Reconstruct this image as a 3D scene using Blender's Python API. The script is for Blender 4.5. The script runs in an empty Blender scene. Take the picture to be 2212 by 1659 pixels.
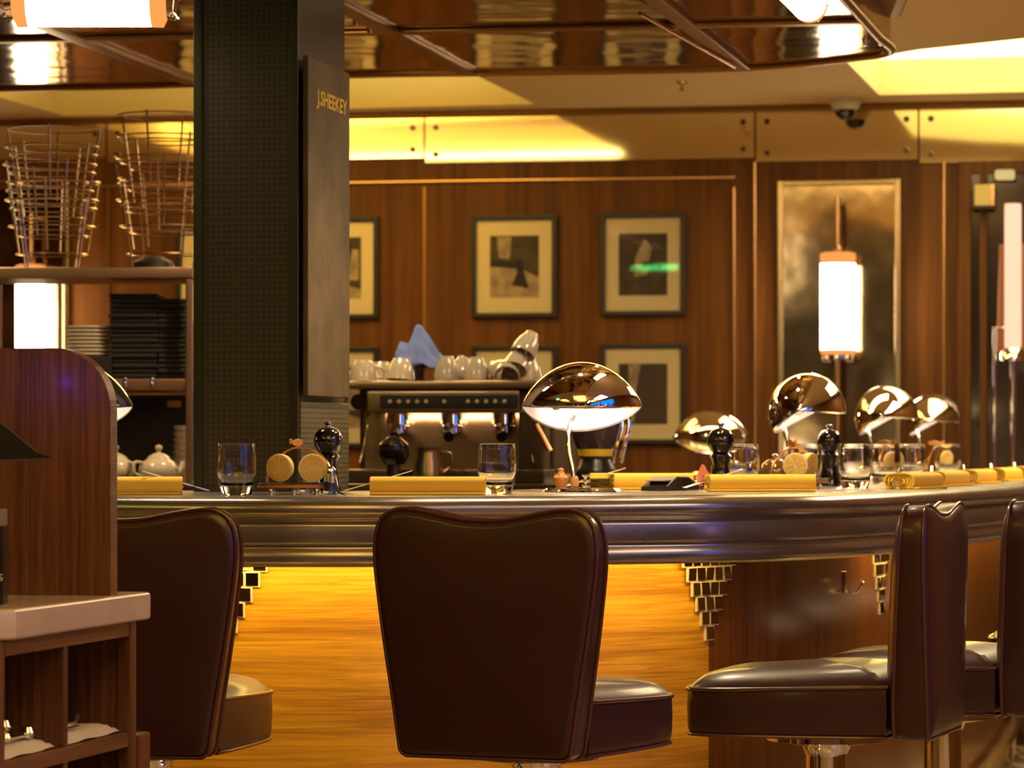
import bpy, bmesh, math, random
from mathutils import Vector, Matrix
from mathutils.geometry import tessellate_polygon
random.seed(7)
PI = math.pi
sc = bpy.context.scene
COL = sc.collection
K = 7500/4600       # stretch into metres; depths below were estimated from image pixels for a shorter lens
F = 4600.0          # pixels per metre at one unstretched depth unit; the lens itself is F*K pixels long
FK = F*K
EYE = 1.21          # camera height
HZ = 960.0          # horizon row
CT = 1.10           # height of the bar top
CEIL = 2.59
CAN = 2.343         # underside of the bronze canopy

def P(px, py, D):
    return Vector(((px-1106)/F*D, D*K, EYE-(py-HZ)/F*D))
def PX(px, D):
    return (px-1106)/F*D
def at_z(px, py, z):
    D = F*(EYE-z)/(py-HZ)
    return Vector(((px-1106)/F*D, D*K, z))
def at(px, D, z=1.10):
    return Vector(((px-1106)/F*D, D*K, z))

# ------------------------------------------------------------------ materials
MATS = {}
def new_mat(name):
    m = bpy.data.materials.new(name); m.use_nodes = True
    nt = m.node_tree
    return m, nt, nt.nodes, nt.links, nt.nodes['Principled BSDF']

def pbr(name, col, rough=.5, metal=0., coat=0., bump=None, trans=0., ior=1.45, emit=None, es=0., rvar=None, spec=None, cvar=None):
    if name in MATS: return MATS[name]
    m, nt, N, L, b = new_mat(name)
    b.inputs['Base Color'].default_value = (*col, 1)
    b.inputs['Roughness'].default_value = rough
    b.inputs['Metallic'].default_value = metal
    b.inputs['Coat Weight'].default_value = coat
    b.inputs['Coat Roughness'].default_value = .12
    b.inputs['Transmission Weight'].default_value = trans
    b.inputs['IOR'].default_value = ior
    if spec is not None: b.inputs['Specular IOR Level'].default_value = spec
    if emit:
        b.inputs['Emission Color'].default_value = (*emit, 1)
        b.inputs['Emission Strength'].default_value = es
    tc = None
    def coord():
        nonlocal tc
        if tc is None: tc = N.new('ShaderNodeTexCoord')
        return tc.outputs['Object']
    if bump:
        n = N.new('ShaderNodeTexNoise'); n.inputs['Scale'].default_value = bump[0]
        n.inputs['Detail'].default_value = bump[2] if len(bump) > 2 else 3
        L.new(coord(), n.inputs['Vector'])
        bp = N.new('ShaderNodeBump'); bp.inputs['Strength'].default_value = bump[1]
        bp.inputs['Distance'].default_value = bump[3] if len(bump) > 3 else .01
        L.new(n.outputs['Fac'], bp.inputs['Height']); L.new(bp.outputs['Normal'], b.inputs['Normal'])
    if rvar:
        n = N.new('ShaderNodeTexNoise'); n.inputs['Scale'].default_value = rvar[0]
        L.new(coord(), n.inputs['Vector'])
        mr = N.new('ShaderNodeMapRange'); mr.inputs['To Min'].default_value = rvar[1]; mr.inputs['To Max'].default_value = rvar[2]
        L.new(n.outputs['Fac'], mr.inputs['Value']); L.new(mr.outputs['Result'], b.inputs['Roughness'])
    if cvar:
        n = N.new('ShaderNodeTexNoise'); n.inputs['Scale'].default_value = cvar[0]; n.inputs['Detail'].default_value = 5
        L.new(coord(), n.inputs['Vector'])
        mx = N.new('ShaderNodeMix'); mx.data_type = 'RGBA'
        mx.inputs['A'].default_value = (*col, 1); mx.inputs['B'].default_value = (*cvar[1], 1)
        mr = N.new('ShaderNodeMapRange'); mr.inputs['From Min'].default_value = .35; mr.inputs['From Max'].default_value = .65
        L.new(n.outputs['Fac'], mr.inputs['Value']); L.new(mr.outputs['Result'], mx.inputs['Factor'])
        L.new(mx.outputs['Result'], b.inputs['Base Color'])
    MATS[name] = m
    return m

def wood(name, dark, light, grain=(2.5, 60), rough=.35, coat=.4, bump=.15, wav=0., spec=.5):
    """grain: (frequency along u, frequency along v) on metre UVs"""
    if name in MATS: return MATS[name]
    m, nt, N, L, b = new_mat(name)
    uv = N.new('ShaderNodeUVMap')
    mp = N.new('ShaderNodeMapping'); mp.inputs['Scale'].default_value = (grain[0], grain[1], 1)
    L.new(uv.outputs['UV'], mp.inputs['Vector'])
    n = N.new('ShaderNodeTexNoise'); n.inputs['Scale'].default_value = 1.; n.inputs['Detail'].default_value = 8; n.inputs['Roughness'].default_value = .62
    n.inputs['Distortion'].default_value = wav
    L.new(mp.outputs['Vector'], n.inputs['Vector'])
    mp2 = N.new('ShaderNodeMapping'); mp2.inputs['Scale'].default_value = (grain[0]*.35, grain[1]*.12, 1)
    L.new(uv.outputs['UV'], mp2.inputs['Vector'])
    n2 = N.new('ShaderNodeTexNoise'); n2.inputs['Scale'].default_value = 1.; n2.inputs['Detail'].default_value = 3
    L.new(mp2.outputs['Vector'], n2.inputs['Vector'])
    ad = N.new('ShaderNodeMath'); ad.operation = 'ADD'
    L.new(n.outputs['Fac'], ad.inputs[0]); L.new(n2.outputs['Fac'], ad.inputs[1])
    cr = N.new('ShaderNodeValToRGB'); e = cr.color_ramp.elements
    e[0].position = .36*2*.9; e[0].color = (*dark, 1); e[1].position = .62*2*.98 if False else .58*2; e[1].color = (*light, 1)
    # ramp positions must stay inside 0..1: halve the sum
    hf = N.new('ShaderNodeMath'); hf.operation = 'MULTIPLY'; hf.inputs[1].default_value = .5
    L.new(ad.outputs[0], hf.inputs[0])
    e[0].position = .40; e[1].position = .60
    L.new(hf.outputs[0], cr.inputs['Fac']); L.new(cr.outputs['Color'], b.inputs['Base Color'])
    b.inputs['Roughness'].default_value = rough; b.inputs['Specular IOR Level'].default_value = spec; b.inputs['Coat Weight'].default_value = coat; b.inputs['Coat Roughness'].default_value = .18
    bp = N.new('ShaderNodeBump'); bp.inputs['Strength'].default_value = bump; bp.inputs['Distance'].default_value = .002
    L.new(n.outputs['Fac'], bp.inputs['Height']); L.new(bp.outputs['Normal'], b.inputs['Normal'])
    MATS[name] = m
    return m

def tiles(name, c1, c2, grout, size, rough=.25, metal=0., mortar=.12, bump=.5, coat=0):
    if name in MATS: return MATS[name]
    m, nt, N, L, b = new_mat(name)
    uv = N.new('ShaderNodeUVMap')
    br = N.new('ShaderNodeTexBrick'); br.offset = 0.; br.squash = 1.
    br.inputs['Color1'].default_value = (*c1, 1); br.inputs['Color2'].default_value = (*c2, 1); br.inputs['Mortar'].default_value = (*grout, 1)
    br.inputs['Scale'].default_value = 1.; br.inputs['Brick Width'].default_value = size[0]; br.inputs['Row Height'].default_value = size[1]
    br.inputs['Mortar Size'].default_value = size[1]*mortar; br.inputs['Bias'].default_value = 0.
    L.new(uv.outputs['UV'], br.inputs['Vector']); L.new(br.outputs['Color'], b.inputs['Base Color'])
    bp = N.new('ShaderNodeBump'); bp.inputs['Strength'].default_value = bump; bp.inputs['Distance'].default_value = .001; bp.invert = True
    L.new(br.outputs['Fac'], bp.inputs['Height']); L.new(bp.outputs['Normal'], b.inputs['Normal'])
    b.inputs['Roughness'].default_value = rough; b.inputs['Metallic'].default_value = metal; b.inputs['Coat Weight'].default_value = coat
    MATS[name] = m
    return m

def emis(name, col, s):
    if name in MATS: return MATS[name]
    m = bpy.data.materials.new(name); m.use_nodes = True; nt = m.node_tree; nt.nodes.clear()
    e = nt.nodes.new('ShaderNodeEmission'); o = nt.nodes.new('ShaderNodeOutputMaterial')
    e.inputs['Color'].default_value = (*col, 1); e.inputs['Strength'].default_value = s
    nt.links.new(e.outputs[0], o.inputs['Surface']); MATS[name] = m
    return m

def pane_glass(name, tint=(1, 1, 1), ior=1.45):
    if name in MATS: return MATS[name]
    m = bpy.data.materials.new(name); m.use_nodes = True; nt = m.node_tree; nt.nodes.clear()
    N, L = nt.nodes, nt.links
    o = N.new('ShaderNodeOutputMaterial'); t = N.new('ShaderNodeBsdfTransparent'); g = N.new('ShaderNodeBsdfGlossy')
    g.inputs['Roughness'].default_value = .02; t.inputs['Color'].default_value = (*tint, 1)
    fr = N.new('ShaderNodeFresnel'); fr.inputs['IOR'].default_value = ior
    mx = N.new('ShaderNodeMixShader')
    L.new(fr.outputs[0], mx.inputs[0]); L.new(t.outputs[0], mx.inputs[1]); L.new(g.outputs[0], mx.inputs[2]); L.new(mx.outputs[0], o.inputs['Surface'])
    MATS[name] = m
    return m

M_wall = wood('wall walnut', (.070, .022, .0022), (.135, .048, .005), (38, 1.6), .5, .0, .06, 0., .22)
M_front = wood('bar front veneer', (.40, .17, .012), (.80, .42, .035), (2.6, 110), .42, .15, .2, .9)
M_curve = wood('curved veneer', (.13, .042, .010), (.22, .080, .020), (60, 2.2), .2, .4, .04)
M_host = wood('host walnut', (.060, .020, .008), (.17, .062, .025), (210, 6), .4, .15, .5)
M_hostH = wood('host walnut across', (.075, .025, .010), (.19, .075, .030), (6, 210), .4, .15, .5)
M_leather = pbr('burgundy leather', (.040, .0115, .0115), .36, coat=.25, bump=(55, .10, 4, .004), rvar=(9, .30, .46))
M_leather2 = pbr('piping leather', (.085, .026, .020), .30, coat=.3)
M_pewter = pbr('pewter', (.40, .36, .32), .25, .85, bump=(18, .05, 3, .004), rvar=(5, .17, .34))
M_chrome = pbr('chrome', (.92, .89, .86), .035, 1.)
M_chromew = pbr('wire chrome', (.66, .50, .34), .32, 1.)
M_inner = pbr('shade lining', (.96, .88, .84), .30, .9)
M_brass = pbr('brass trim', (.62, .38, .18), .22, 1.)
M_bronze = pbr('bronze mirror', (.40, .25, .085), .085, 1., bump=(2.2, .16, 2, .05))
M_rib = pbr('bronze rib', (.30, .15, .035), .34, .85)
M_black = pbr('black plastic', (.012, .010, .009), .3)
M_blackg = pbr('black gloss', (.008, .006, .005), .08, coat=1.)
M_frame = pbr('black frame', (.012, .010, .008), .35)
M_mat = pbr('cream mat', (.92, .80, .50), .8)
M_white = pbr('white china', (.38, .31, .21), .22, coat=.6)
M_china = pbr('cream china', (.48, .39, .26), .25, coat=.5)
M_cloth = pbr('yellow napkin', (.93, .60, .07), .85, bump=(350, .25, 2, .001))
M_clothd = pbr('yellow napkin inside', (.50, .23, .02), .9)
M_blue = pbr('blue cloth', (.11, .15, .36), .85)
M_copper = pbr('copper wire', (.85, .45, .20), .22, 1.)
M_wood2 = pbr('small board', (.60, .24, .05), .4, coat=.3)
M_peel = pbr('lemon peel', (.86, .55, .10), .45, bump=(120, .3, 2, .002))
M_pith = pbr('lemon pith', (.90, .72, .36), .6)
M_flesh = pbr('lemon flesh', (.86, .52, .05), .35, cvar=(90, (.92, .66, .16)))
M_marble = pbr('white counter', (.60, .49, .41), .22, coat=.5, cvar=(14, (.55, .43, .34)))
M_ceil = pbr('ceiling paint', (.66, .47, .21), .75)
M_cofr = pbr('coffer paint', (.86, .74, .36), .7)
M_floor = tiles('floor tile', (.36, .27, .17), (.32, .24, .15), (.14, .1, .06), (.5, .5), .25, mortar=.02)
M_mosaic = tiles('dark mosaic', (.022, .014, .006), (.010, .006, .003), (.042, .029, .012), (.0135, .0135), .5, mortar=.22)
M_mosaic2 = tiles('green mosaic', (.12, .105, .05), (.07, .07, .036), (.028, .022, .012), (.02, .012), .3, mortar=.15)
M_pilledge = pbr('dark stone edge', (.022, .018, .010), .35)
M_mirror = pbr('aged mirror', (.80, .70, .48), .06, 1.)
M_mirror_d = pbr('dark mirror', (.36, .28, .16), .12, 1., bump=(2.5, .14, 3, .02), cvar=(5, (.16, .12, .065)))
M_tile_m = pbr('mirror tile', (.62, .60, .55), .04, 1.)
M_grout = pbr('pale grout', (.80, .70, .55), .6)
M_glassT = pbr('tumbler glass', (1, 1, 1), .0, trans=1., ior=1.47)
M_water = pbr('water', (1, .97, .9), .0, trans=1., ior=1.33)
M_pane = pane_glass('picture glass', ior=1.5)
M_board = pbr('menu board', (.070, .044, .018), .6, bump=(30, .15), cvar=(9, (.115, .072, .034)))
M_gold = pbr('gold lettering', (.75, .45, .02), .45)
M_steel = pbr('brushed steel', (.36, .24, .155), .28, 1., bump=(6, .2, 3, .02))
M_steeld = pbr('dark steel', (.11, .075, .05), .3, .9)
M_dark = pbr('dark interior', (.02, .013, .008), .6)
M_darkcloth = pbr('black linen', (.011, .007, .005), .9)
M_orange = emis('lamp glass end', (1., .36, .09), 1.05)
M_lampw = emis('lamp glass', (1., .76, .48), 24.)
M_tube = emis('tube lamp glass', (1., .78, .50), 22.)
M_pinktube = emis('pink tube', (1., .60, .38), 1.3)
M_bulb = emis('bulb', (1., .85, .68), 30.)
M_led = emis('led strip', (1., .84, .40), 12.)
M_diff = emis('coffer diffuser', (1., .84, .40), 3.6)
M_under = emis('under counter strip', (1., .64, .13), 32.)
M_bluel = emis('blue led', (.05, .03, 1.), 30.)
M_green = emis('green sign face', (.10, 1., .20), 15.)
M_whitel = emis('white sign', (1., 1., .8), 4.)
M_red = pbr('pinkish red', (.65, .14, .08), .6)

# ------------------------------------------------------------------ mesh helpers
def TM(loc=(0, 0, 0), rz=0., rx=0., ry=0.):
    return Matrix.Translation(loc) @ Matrix.Rotation(rz, 4, 'Z') @ Matrix.Rotation(ry, 4, 'Y') @ Matrix.Rotation(rx, 4, 'X')
I4 = Matrix.Identity(4)

def box(bm, c, s, bev=0., M=I4, seg=2):
    t = bmesh.new(); bmesh.ops.create_cube(t, size=1.)
    for v in t.verts: v.co = Vector((v.co.x*s[0], v.co.y*s[1], v.co.z*s[2]))
    if bev > 0: bmesh.ops.bevel(t, geom=t.edges[:], offset=bev, segments=seg, affect='EDGES', profile=.5)
    add(bm, t, M @ Matrix.Translation(c))

def add(bm, t, M=I4):
    vs = [bm.verts.new(M @ v.co) for v in t.verts]
    t.verts.index_update()
    for f in t.faces:
        try:
            nf = bm.faces.new([vs[v.index] for v in f.verts]); nf.material_index = f.material_index
        except ValueError: pass
    t.free()

def lathe(bm, prof, seg=32, M=I4, sx=1., sy=1., mi=0):
    rings = []
    for r, z in prof:
        if r < 1e-6: rings.append([bm.verts.new(M @ Vector((0, 0, z)))])
        else: rings.append([bm.verts.new(M @ Vector((r*sx*math.cos(2*PI*i/seg), r*sy*math.sin(2*PI*i/seg), z))) for i in range(seg)])
    for a, b in zip(rings, rings[1:]):
        for i in range(seg):
            j = (i+1) % seg
            if len(a) == 1 and len(b) == 1: continue
            if len(a) == 1: f = bm.faces.new((a[0], b[j], b[i]))
            elif len(b) == 1: f = bm.faces.new((a[i], a[j], b[0]))
            else: f = bm.faces.new((a[i], a[j], b[j], b[i]))
            f.material_index = mi

def tube(bm, pts, r, seg=10, closed=False, M=I4, radii=None):
    pts = [Vector(p) for p in pts]; n = len(pts); rings = []
    up = Vector((0, 0, 1)); prev = None
    for i, p in enumerate(pts):
        if closed: t = pts[(i+1) % n]-pts[i-1]
        else: t = pts[min(i+1, n-1)]-pts[max(i-1, 0)]
        t.normalize()
        if prev is None:
            a = up if abs(t.z) < .9 else Vector((1, 0, 0))
            x = t.cross(a).normalized()
        else:
            x = (prev-t*prev.dot(t)).normalized()
        prev = x; y = t.cross(x)
        rr = radii[i] if radii else r
        rings.append([bm.verts.new(M @ (p+(x*math.cos(2*PI*k/seg)+y*math.sin(2*PI*k/seg))*rr)) for k in range(seg)])
    m = n if closed else n-1
    for i in range(m):
        a, b = rings[i], rings[(i+1) % n]
        for k in range(seg):
            bm.faces.new((a[k], a[(k+1) % seg], b[(k+1) % seg], b[k]))
    if not closed:
        bm.faces.new(rings[0][::-1]); bm.faces.new(rings[-1])

def prism(bm, outline, y0, y1, M=I4, bev=0., seg=3):
    """outline in XZ, extruded along Y"""
    t = bmesh.new(); n = len(outline)
    a = [t.verts.new((x, y0, z)) for x, z in outline]; b = [t.verts.new((x, y1, z)) for x, z in outline]
    t.faces.new(a); t.faces.new(b[::-1])
    for i in range(n): t.faces.new((a[i], b[i], b[(i+1) % n], a[(i+1) % n]))
    bmesh.ops.recalc_face_normals(t, faces=t.faces[:])
    if bev:
        es = [e for e in t.edges if abs(e.verts[0].co.y-e.verts[1].co.y) < 1e-6]
        bmesh.ops.bevel(t, geom=es, offset=bev, segments=seg, affect='EDGES', profile=.5)
    add(bm, t, M)

def slab(bm, outline, z0, z1, M=I4, bev=0., seg=2):
    """outline in XY, extruded along Z"""
    prism(bm, [(x, y) for x, y in outline], z0, z1, M @ Matrix(((1, 0, 0, 0), (0, 0, 1, 0), (0, 1, 0, 0), (0, 0, 0, 1))), bev, seg)

def catmull(pts, sub=8):
    out = []; n = len(pts)
    for i in range(n-1):
        p0, p1, p2, p3 = pts[max(i-1, 0)], pts[i], pts[i+1], pts[min(i+2, n-1)]
        for k in range(sub):
            t = k/sub
            out.append(tuple(.5*((2*p1[j])+(-p0[j]+p2[j])*t+(2*p0[j]-5*p1[j]+4*p2[j]-p3[j])*t*t+(-p0[j]+3*p1[j]-3*p2[j]+p3[j])*t**3) for j in range(len(p1))))
    out.append(tuple(pts[-1])); return out

def obj(name, bm, m, parent=None, loc=None, rz=0., smooth=40, label=None, recalc=True, mods=None):
    if recalc: bmesh.ops.recalc_face_normals(bm, faces=bm.faces[:])
    uvl = bm.loops.layers.uv.new('UVMap')
    for f in bm.faces:
        n = f.normal; a = max(range(3), key=lambda k: abs(n[k]))
        for l in f.loops:
            c = l.vert.co
            l[uvl].uv = (c.y, c.z) if a == 0 else (c.x, c.z) if a == 1 else (c.x, c.y)
    me = bpy.data.meshes.new(name); bm.to_mesh(me); bm.free()
    for mm in (m if isinstance(m, (list, tuple)) else [m]): me.materials.append(mm)
    if smooth:
        me.polygons.foreach_set('use_smooth', [True]*len(me.polygons))
        me.set_sharp_from_angle(angle=math.radians(smooth))
    o = bpy.data.objects.new(name, me); COL.objects.link(o)
    if parent: o.parent = parent
    if loc is not None: o.location = loc
    if rz: o.rotation_euler.z = rz
    if label: o['label'] = label
    if smooth and smooth < 100:
        wn = o.modifiers.new('normals', 'WEIGHTED_NORMAL'); wn.keep_sharp = True
    return o

def thing(name, label, cat, loc=(0, 0, 0), rz=0., group=None):
    o = bpy.data.objects.new(name, None); COL.objects.link(o); o.empty_display_size = .05
    o.location = loc; o.rotation_euler = (0, 0, rz); o['label'] = label; o['category'] = cat
    if group: o['group'] = group
    return o
def tag(o, label, cat, group=None):
    o['label'] = label; o['category'] = cat
    if group: o['group'] = group
    return o
def struct(name, bm, m, smooth=40, recalc=True, loc=None, rz=0.):
    o = obj(name, bm, m, smooth=smooth, recalc=recalc, loc=loc, rz=rz); o['kind'] = 'structure'
    return o
def dup(root, loc, rz=None, label=None, group=None):
    r = root.copy(); COL.objects.link(r); r.location = loc
    if rz is not None: r.rotation_euler = (0, 0, rz)
    if label: r['label'] = label
    if group: r['group'] = group
    for ch in list(root.children):
        c = ch.copy(); COL.objects.link(c); c.parent = r
        for g in list(ch.children):
            d = g.copy(); COL.objects.link(d); d.parent = c
    return r
B = bmesh.new

# ------------------------------------------------------------------ camera
cd = bpy.data.cameras.new('camera'); cam = bpy.data.objects.new('camera', cd); COL.objects.link(cam)
cam.location = (0, 0, EYE); cam.rotation_euler = (PI/2, 0, 0)
cd.sensor_width = 36; cd.lens = FK/2212*36; cd.shift_y = (HZ-829.5)/2212
cd.dof.use_dof = True; cd.dof.focus_distance = 6.8; cd.dof.aperture_fstop = 8.2
cd.clip_start = .05; sc.camera = cam

# ------------------------------------------------------------------ room
WS = .12                                    # back wall in unstretched depth units: D = 8.8 - .12 X
WROT = -math.atan(WS*K); CW = math.cos(WROT)
def wall_t(px):
    k = (px-1106)/F; D = 8.8/(1+WS*k); return k*D/CW
def wall_z(px, py):
    k = (px-1106)/F; D = 8.8/(1+WS*k); return EYE-(py-HZ)/F*D
WY = 8.8*K
WM = TM((0, WY, 0), WROT)                  # wall frame: x along the wall, -y into the room
XL, XR, YF = -3.7, 3.3, -1.5

bm = B(); box(bm, (-.2, 6.7, -.05), (7.4, 16.6, .1)); struct('floor', bm, M_floor)
bm = B(); box(bm, (0, .05, 1.295), (9.4, .1, 2.59)); struct('wall_back', bm, M_wall, loc=(0, WY, 0), rz=WROT)
bm = B(); box(bm, (XL-.05, 6.75, 1.295), (.1, 16.5, 2.59)); struct('wall_left', bm, M_wall)
# right hand wall with three street windows beside the viewer
bm = B(); yw = [(-1.0, 1.4), (1.7, 4.1), (4.4, 6.8)]; yend = WY-WS*K*XR
box(bm, (XR+.05, (YF+yend)/2, .35), (.1, yend-YF, .7)); box(bm, (XR+.05, (YF+yend)/2, 2.47), (.1, yend-YF, .24))
ys = [YF]+[v for w in yw for v in w]+[yend]
for a, b in zip(ys[0::2], ys[1::2]): box(bm, (XR+.05, (a+b)/2, 1.525), (.1, b-a, 1.65))
struct('wall_right', bm, M_wall)
bm = B(); box(bm, (-.2, YF-.05, 1.295), (7.4, .1, 2.59)); struct('wall_front', bm, M_wall)
# night street seen through the windows behind the viewer
def street_mat():
    m = bpy.data.materials.new('street glow'); m.use_nodes = True; nt = m.node_tree; nt.nodes.clear(); N, L = nt.nodes, nt.links
    tc = N.new('ShaderNodeTexCoord'); mp = N.new('ShaderNodeMapping'); mp.inputs['Scale'].default_value = (1, 3.2, 1.1)
    v = N.new('ShaderNodeTexVoronoi'); v.inputs['Scale'].default_value = 1.6
    cr = N.new('ShaderNodeValToRGB'); cr.color_ramp.interpolation = 'CONSTANT'
    e = cr.color_ramp.elements; e[0].position = 0; e[0].color = (.03, .01, .10, 1); e[1].position = .34; e[1].color = (.30, .08, .45, 1)
    for p, c in ((.46, (.02, .03, .35, 1)), (.58, (.75, .40, .60, 1)), (.68, (.95, .85, .85, 1)), (.76, (.05, .04, .20, 1))):
        x = e.new(p); x.color = c
    sz = N.new('ShaderNodeSeparateXYZ'); L.new(tc.outputs['Object'], sz.inputs[0])
    gt = N.new('ShaderNodeMath'); gt.operation = 'GREATER_THAN'; gt.inputs[1].default_value = 1.75; L.new(sz.outputs['Z'], gt.inputs[0])
    gx = N.new('ShaderNodeMapRange'); gx.inputs['From Min'].default_value = -1.2; gx.inputs['From Max'].default_value = -.6; L.new(sz.outputs['Y'], gx.inputs['Value'])
    ml = N.new('ShaderNodeMix'); ml.data_type = 'RGBA'; ml.inputs['A'].default_value = (.10, .05, .04, 1); ml.inputs['B'].default_value = (.0, .22, 1., 1); L.new(gx.outputs[0], ml.inputs['Factor'])
    m2 = N.new('ShaderNodeMix'); m2.data_type = 'RGBA'; L.new(gt.outputs[0], m2.inputs['Factor']); L.new(ml.outputs['Result'], m2.inputs['B'])
    em = N.new('ShaderNodeEmission'); em.inputs['Strength'].default_value = 1.8; o = N.new('ShaderNodeOutputMaterial')
    sp = N.new('ShaderNodeSeparateColor')
    L.new(tc.outputs['Object'], mp.inputs['Vector']); L.new(mp.outputs[0], v.inputs['Vector']); L.new(v.outputs['Color'], sp.inputs[0])
    L.new(sp.outputs[0], cr.inputs[0]); L.new(cr.outputs[0], m2.inputs['A']); L.new(m2.outputs['Result'], em.inputs[0]); L.new(em.outputs[0], o.inputs[0])
    return m
M_street = street_mat()
for i, (a, b) in enumerate(yw):
    bm = B(); box(bm, (XR+.08, (a+b)/2, 1.525), (.02, b-a, 1.65)); w = struct('window_%d' % (i+1), bm, M_street)
    bm = B()
    for y in (a+.03, (a+b)/2, b-.03): box(bm, (XR+.03, y, 1.525), (.04, .05, 1.65))
    for z in (.72, 2.33): box(bm, (XR+.03, (a+b)/2, z), (.04, b-a, .05))
    f = obj('window_frame', bm, M_frame, w)

# ceiling with recessed coffers
def cpt(px, py): p = at_z(px, py, CEIL); return (p.x, p.y)
c1 = [(-1.876, 14.57), (.092, 14.08), (-.337, 12.0), (-2.33, 12.39)]
c2 = [(1.21, 12.54), (1.45, 13.71), (3.0, 13.38), (2.9, 11.05), (2.3, 11.25), (1.75, 11.80), (1.42, 12.15)]
c3 = [(-1.3, 1.6), (-.6, 5.8), (1.4, 5.4), (.7, 1.2)]
c4 = [(1.7, 1.4), (2.4, 5.2), (3.1, 5.0), (2.6, 1.2)]
c5 = [(-3.4, 2.0), (-3.0, 4.8), (-1.9, 4.6), (-2.3, 1.8)]
outer = [(XL, YF), (XR, YF), (XR, WY-WS*K*XR), (XL, WY-WS*K*XL)]
def coffer_ceiling():
    bm = B()
    loops = [outer, c1, c2, c3, c4, c5]
    flat = [Vector((x, y, CEIL)) for lp in loops for x, y in lp]
    vs = [bm.verts.new(v) for v in flat]
    for t in tessellate_polygon([[Vector((x, y, 0)) for x, y in lp] for lp in loops]):
        try: bm.faces.new([vs[k] for k in t])
        except ValueError: pass
    return bm
struct('ceiling', coffer_ceiling(), M_ceil, smooth=0, recalc=False)
def coffer(idx, lp, h, top_mat):
    bm = B(); n = len(lp)
    lo = [bm.verts.new((x, y, CEIL)) for x, y in lp]; hi = [bm.verts.new((x, y, CEIL+h)) for x, y in lp]
    for i in range(n): bm.faces.new((lo[i], lo[(i+1) % n], hi[(i+1) % n], hi[i]))
    f = bm.faces.new(hi); f.material_index = 1
    o = struct('trim_%d' % idx, bm, [M_cofr, top_mat], smooth=0, recalc=False)
coffer(1, c1, .14, M_ceil); coffer(2, c2, .14, M_diff)
for i, c in ((3, c3), (4, c4), (5, c5)): coffer(i, c, .16, M_ceil)
def area(name, loc, size, power, col, rot=(0, 0, 0)):
    l = bpy.data.lights.new(name, 'AREA'); l.shape = 'RECTANGLE'; l.size, l.size_y = size; l.energy = power; l.color = col
    o = bpy.data.objects.new(name, l); COL.objects.link(o); o.location = loc; o.rotation_euler = rot
    return o
# LED lines lying on the lip of each coffer
YEL = (1., .80, .30)
def led_line(p, q, w=.02, z=CEIL+.012, name='led_strip', label='', m=None):
    bm = B(); p, q = Vector((*p, 0)), Vector((*q, 0)); d = q-p
    box(bm, (0, 0, 0), (d.length, w, .012), M=TM(((p.x+q.x)/2, (p.y+q.y)/2, z), math.atan2(d.y, d.x)))
    return tag(obj(name, bm, m or M_led), label, 'light')
led_line((-2.28, 12.40), (-.38, 12.03), .035, label='bright LED line along the near lip of the long ceiling recess')
#led_line((-2.0, 8.93), (.05, 8.62), .012, CEIL+.006, label='thin LED line along the wall side lip of the long ceiling recess', m=M_led)
area('coffer glow', (-1.1, 13.1, CEIL+.01), (1.8, .8), 60, YEL, (PI, 0, -WROT))
area('coffer glow', (2.2, 12.5, CEIL+.01), (1.0, .8), 12, YEL, (PI, 0, -WROT))
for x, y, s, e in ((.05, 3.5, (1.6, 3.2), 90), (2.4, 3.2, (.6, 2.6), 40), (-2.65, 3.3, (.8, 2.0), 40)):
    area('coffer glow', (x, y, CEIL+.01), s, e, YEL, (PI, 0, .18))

# dark cornice line between ceiling and wall, mirror band below it
bm = B(); box(bm, (0, -.02, CEIL-.012), (7.9, .04, .024), .006); struct('trim_6', bm, M_rib, loc=(0, WY, 0), rz=WROT)
joints = [-900, -380, 232, 918, 1632, 1985, 2700]
labs = ['mirror panel of the wall band farthest to the left, behind the stacked wire stands',
        'mirror panel of the wall band above the left part of the shelf unit',
        'mirror panel of the wall band passing behind the mosaic pillar',
        'long mirror panel of the wall band reflecting the lit ceiling recess, above the framed photographs',
        'square mirror panel of the wall band above the tall wall mirror, by the dome camera',
        'mirror panel of the wall band above the dark doorway']
for (a, b), lb in zip(zip(joints, joints[1:]), labs):
    t = thing('mirror_panel', lb, 'mirror', (0, WY, 0), WROT, 'screwed mirror panels of the band under the ceiling')
    t0, t1 = wall_t(a)+.004, wall_t(b)-.004
    z1, z0 = CEIL-.026, wall_z((a+b)/2, 347)
    bm = B(); box(bm, ((t0+t1)/2, -.006, (z0+z1)/2), (t1-t0, .012, z1-z0)); obj('mirror_glass', bm, M_mirror, t, smooth=0)
    for x in (t0+.045, t1-.045):
        for z in (z0+.035, z1-.04):
            bm = B(); lathe(bm, [(0, -.012), (.011, -.012), (.013, 0)], 12, TM((x, -.012, z), rx=-PI/2)); obj('screw', bm, M_steeld, t)

def wbox(name, px0, px1, py0, py1, th, m, bev=0, off=0.):
    bm = B(); t0, t1 = wall_t(px0), wall_t(px1); z1, z0 = wall_z((px0+px1)/2, py0), wall_z((px0+px1)/2, py1)
    box(bm, ((t0+t1)/2, -th/2-off, (z0+z1)/2), (t1-t0, th, z1-z0), bev); return struct(name, bm, m, loc=(0, WY, 0), rz=WROT)
# brass beads on the panelling
wbox('trim_7', -700, 1590, 397, 403, .014, M_brass, .003)
wbox('trim_8', 1584, 1589, 404, 1500, .014, M_brass, .003)
wbox('trim_9', 1629, 1634, 349, 1500, .014, M_brass, .003)
wbox('trim_10', 914, 920, 404, 1500, .004, M_rib)
wbox('trim_11', 2037, 2042, 349, 1500, .014, M_brass, .003)
wbox('trim_12', 232, 236, 404, 1500, .004, M_rib)
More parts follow.
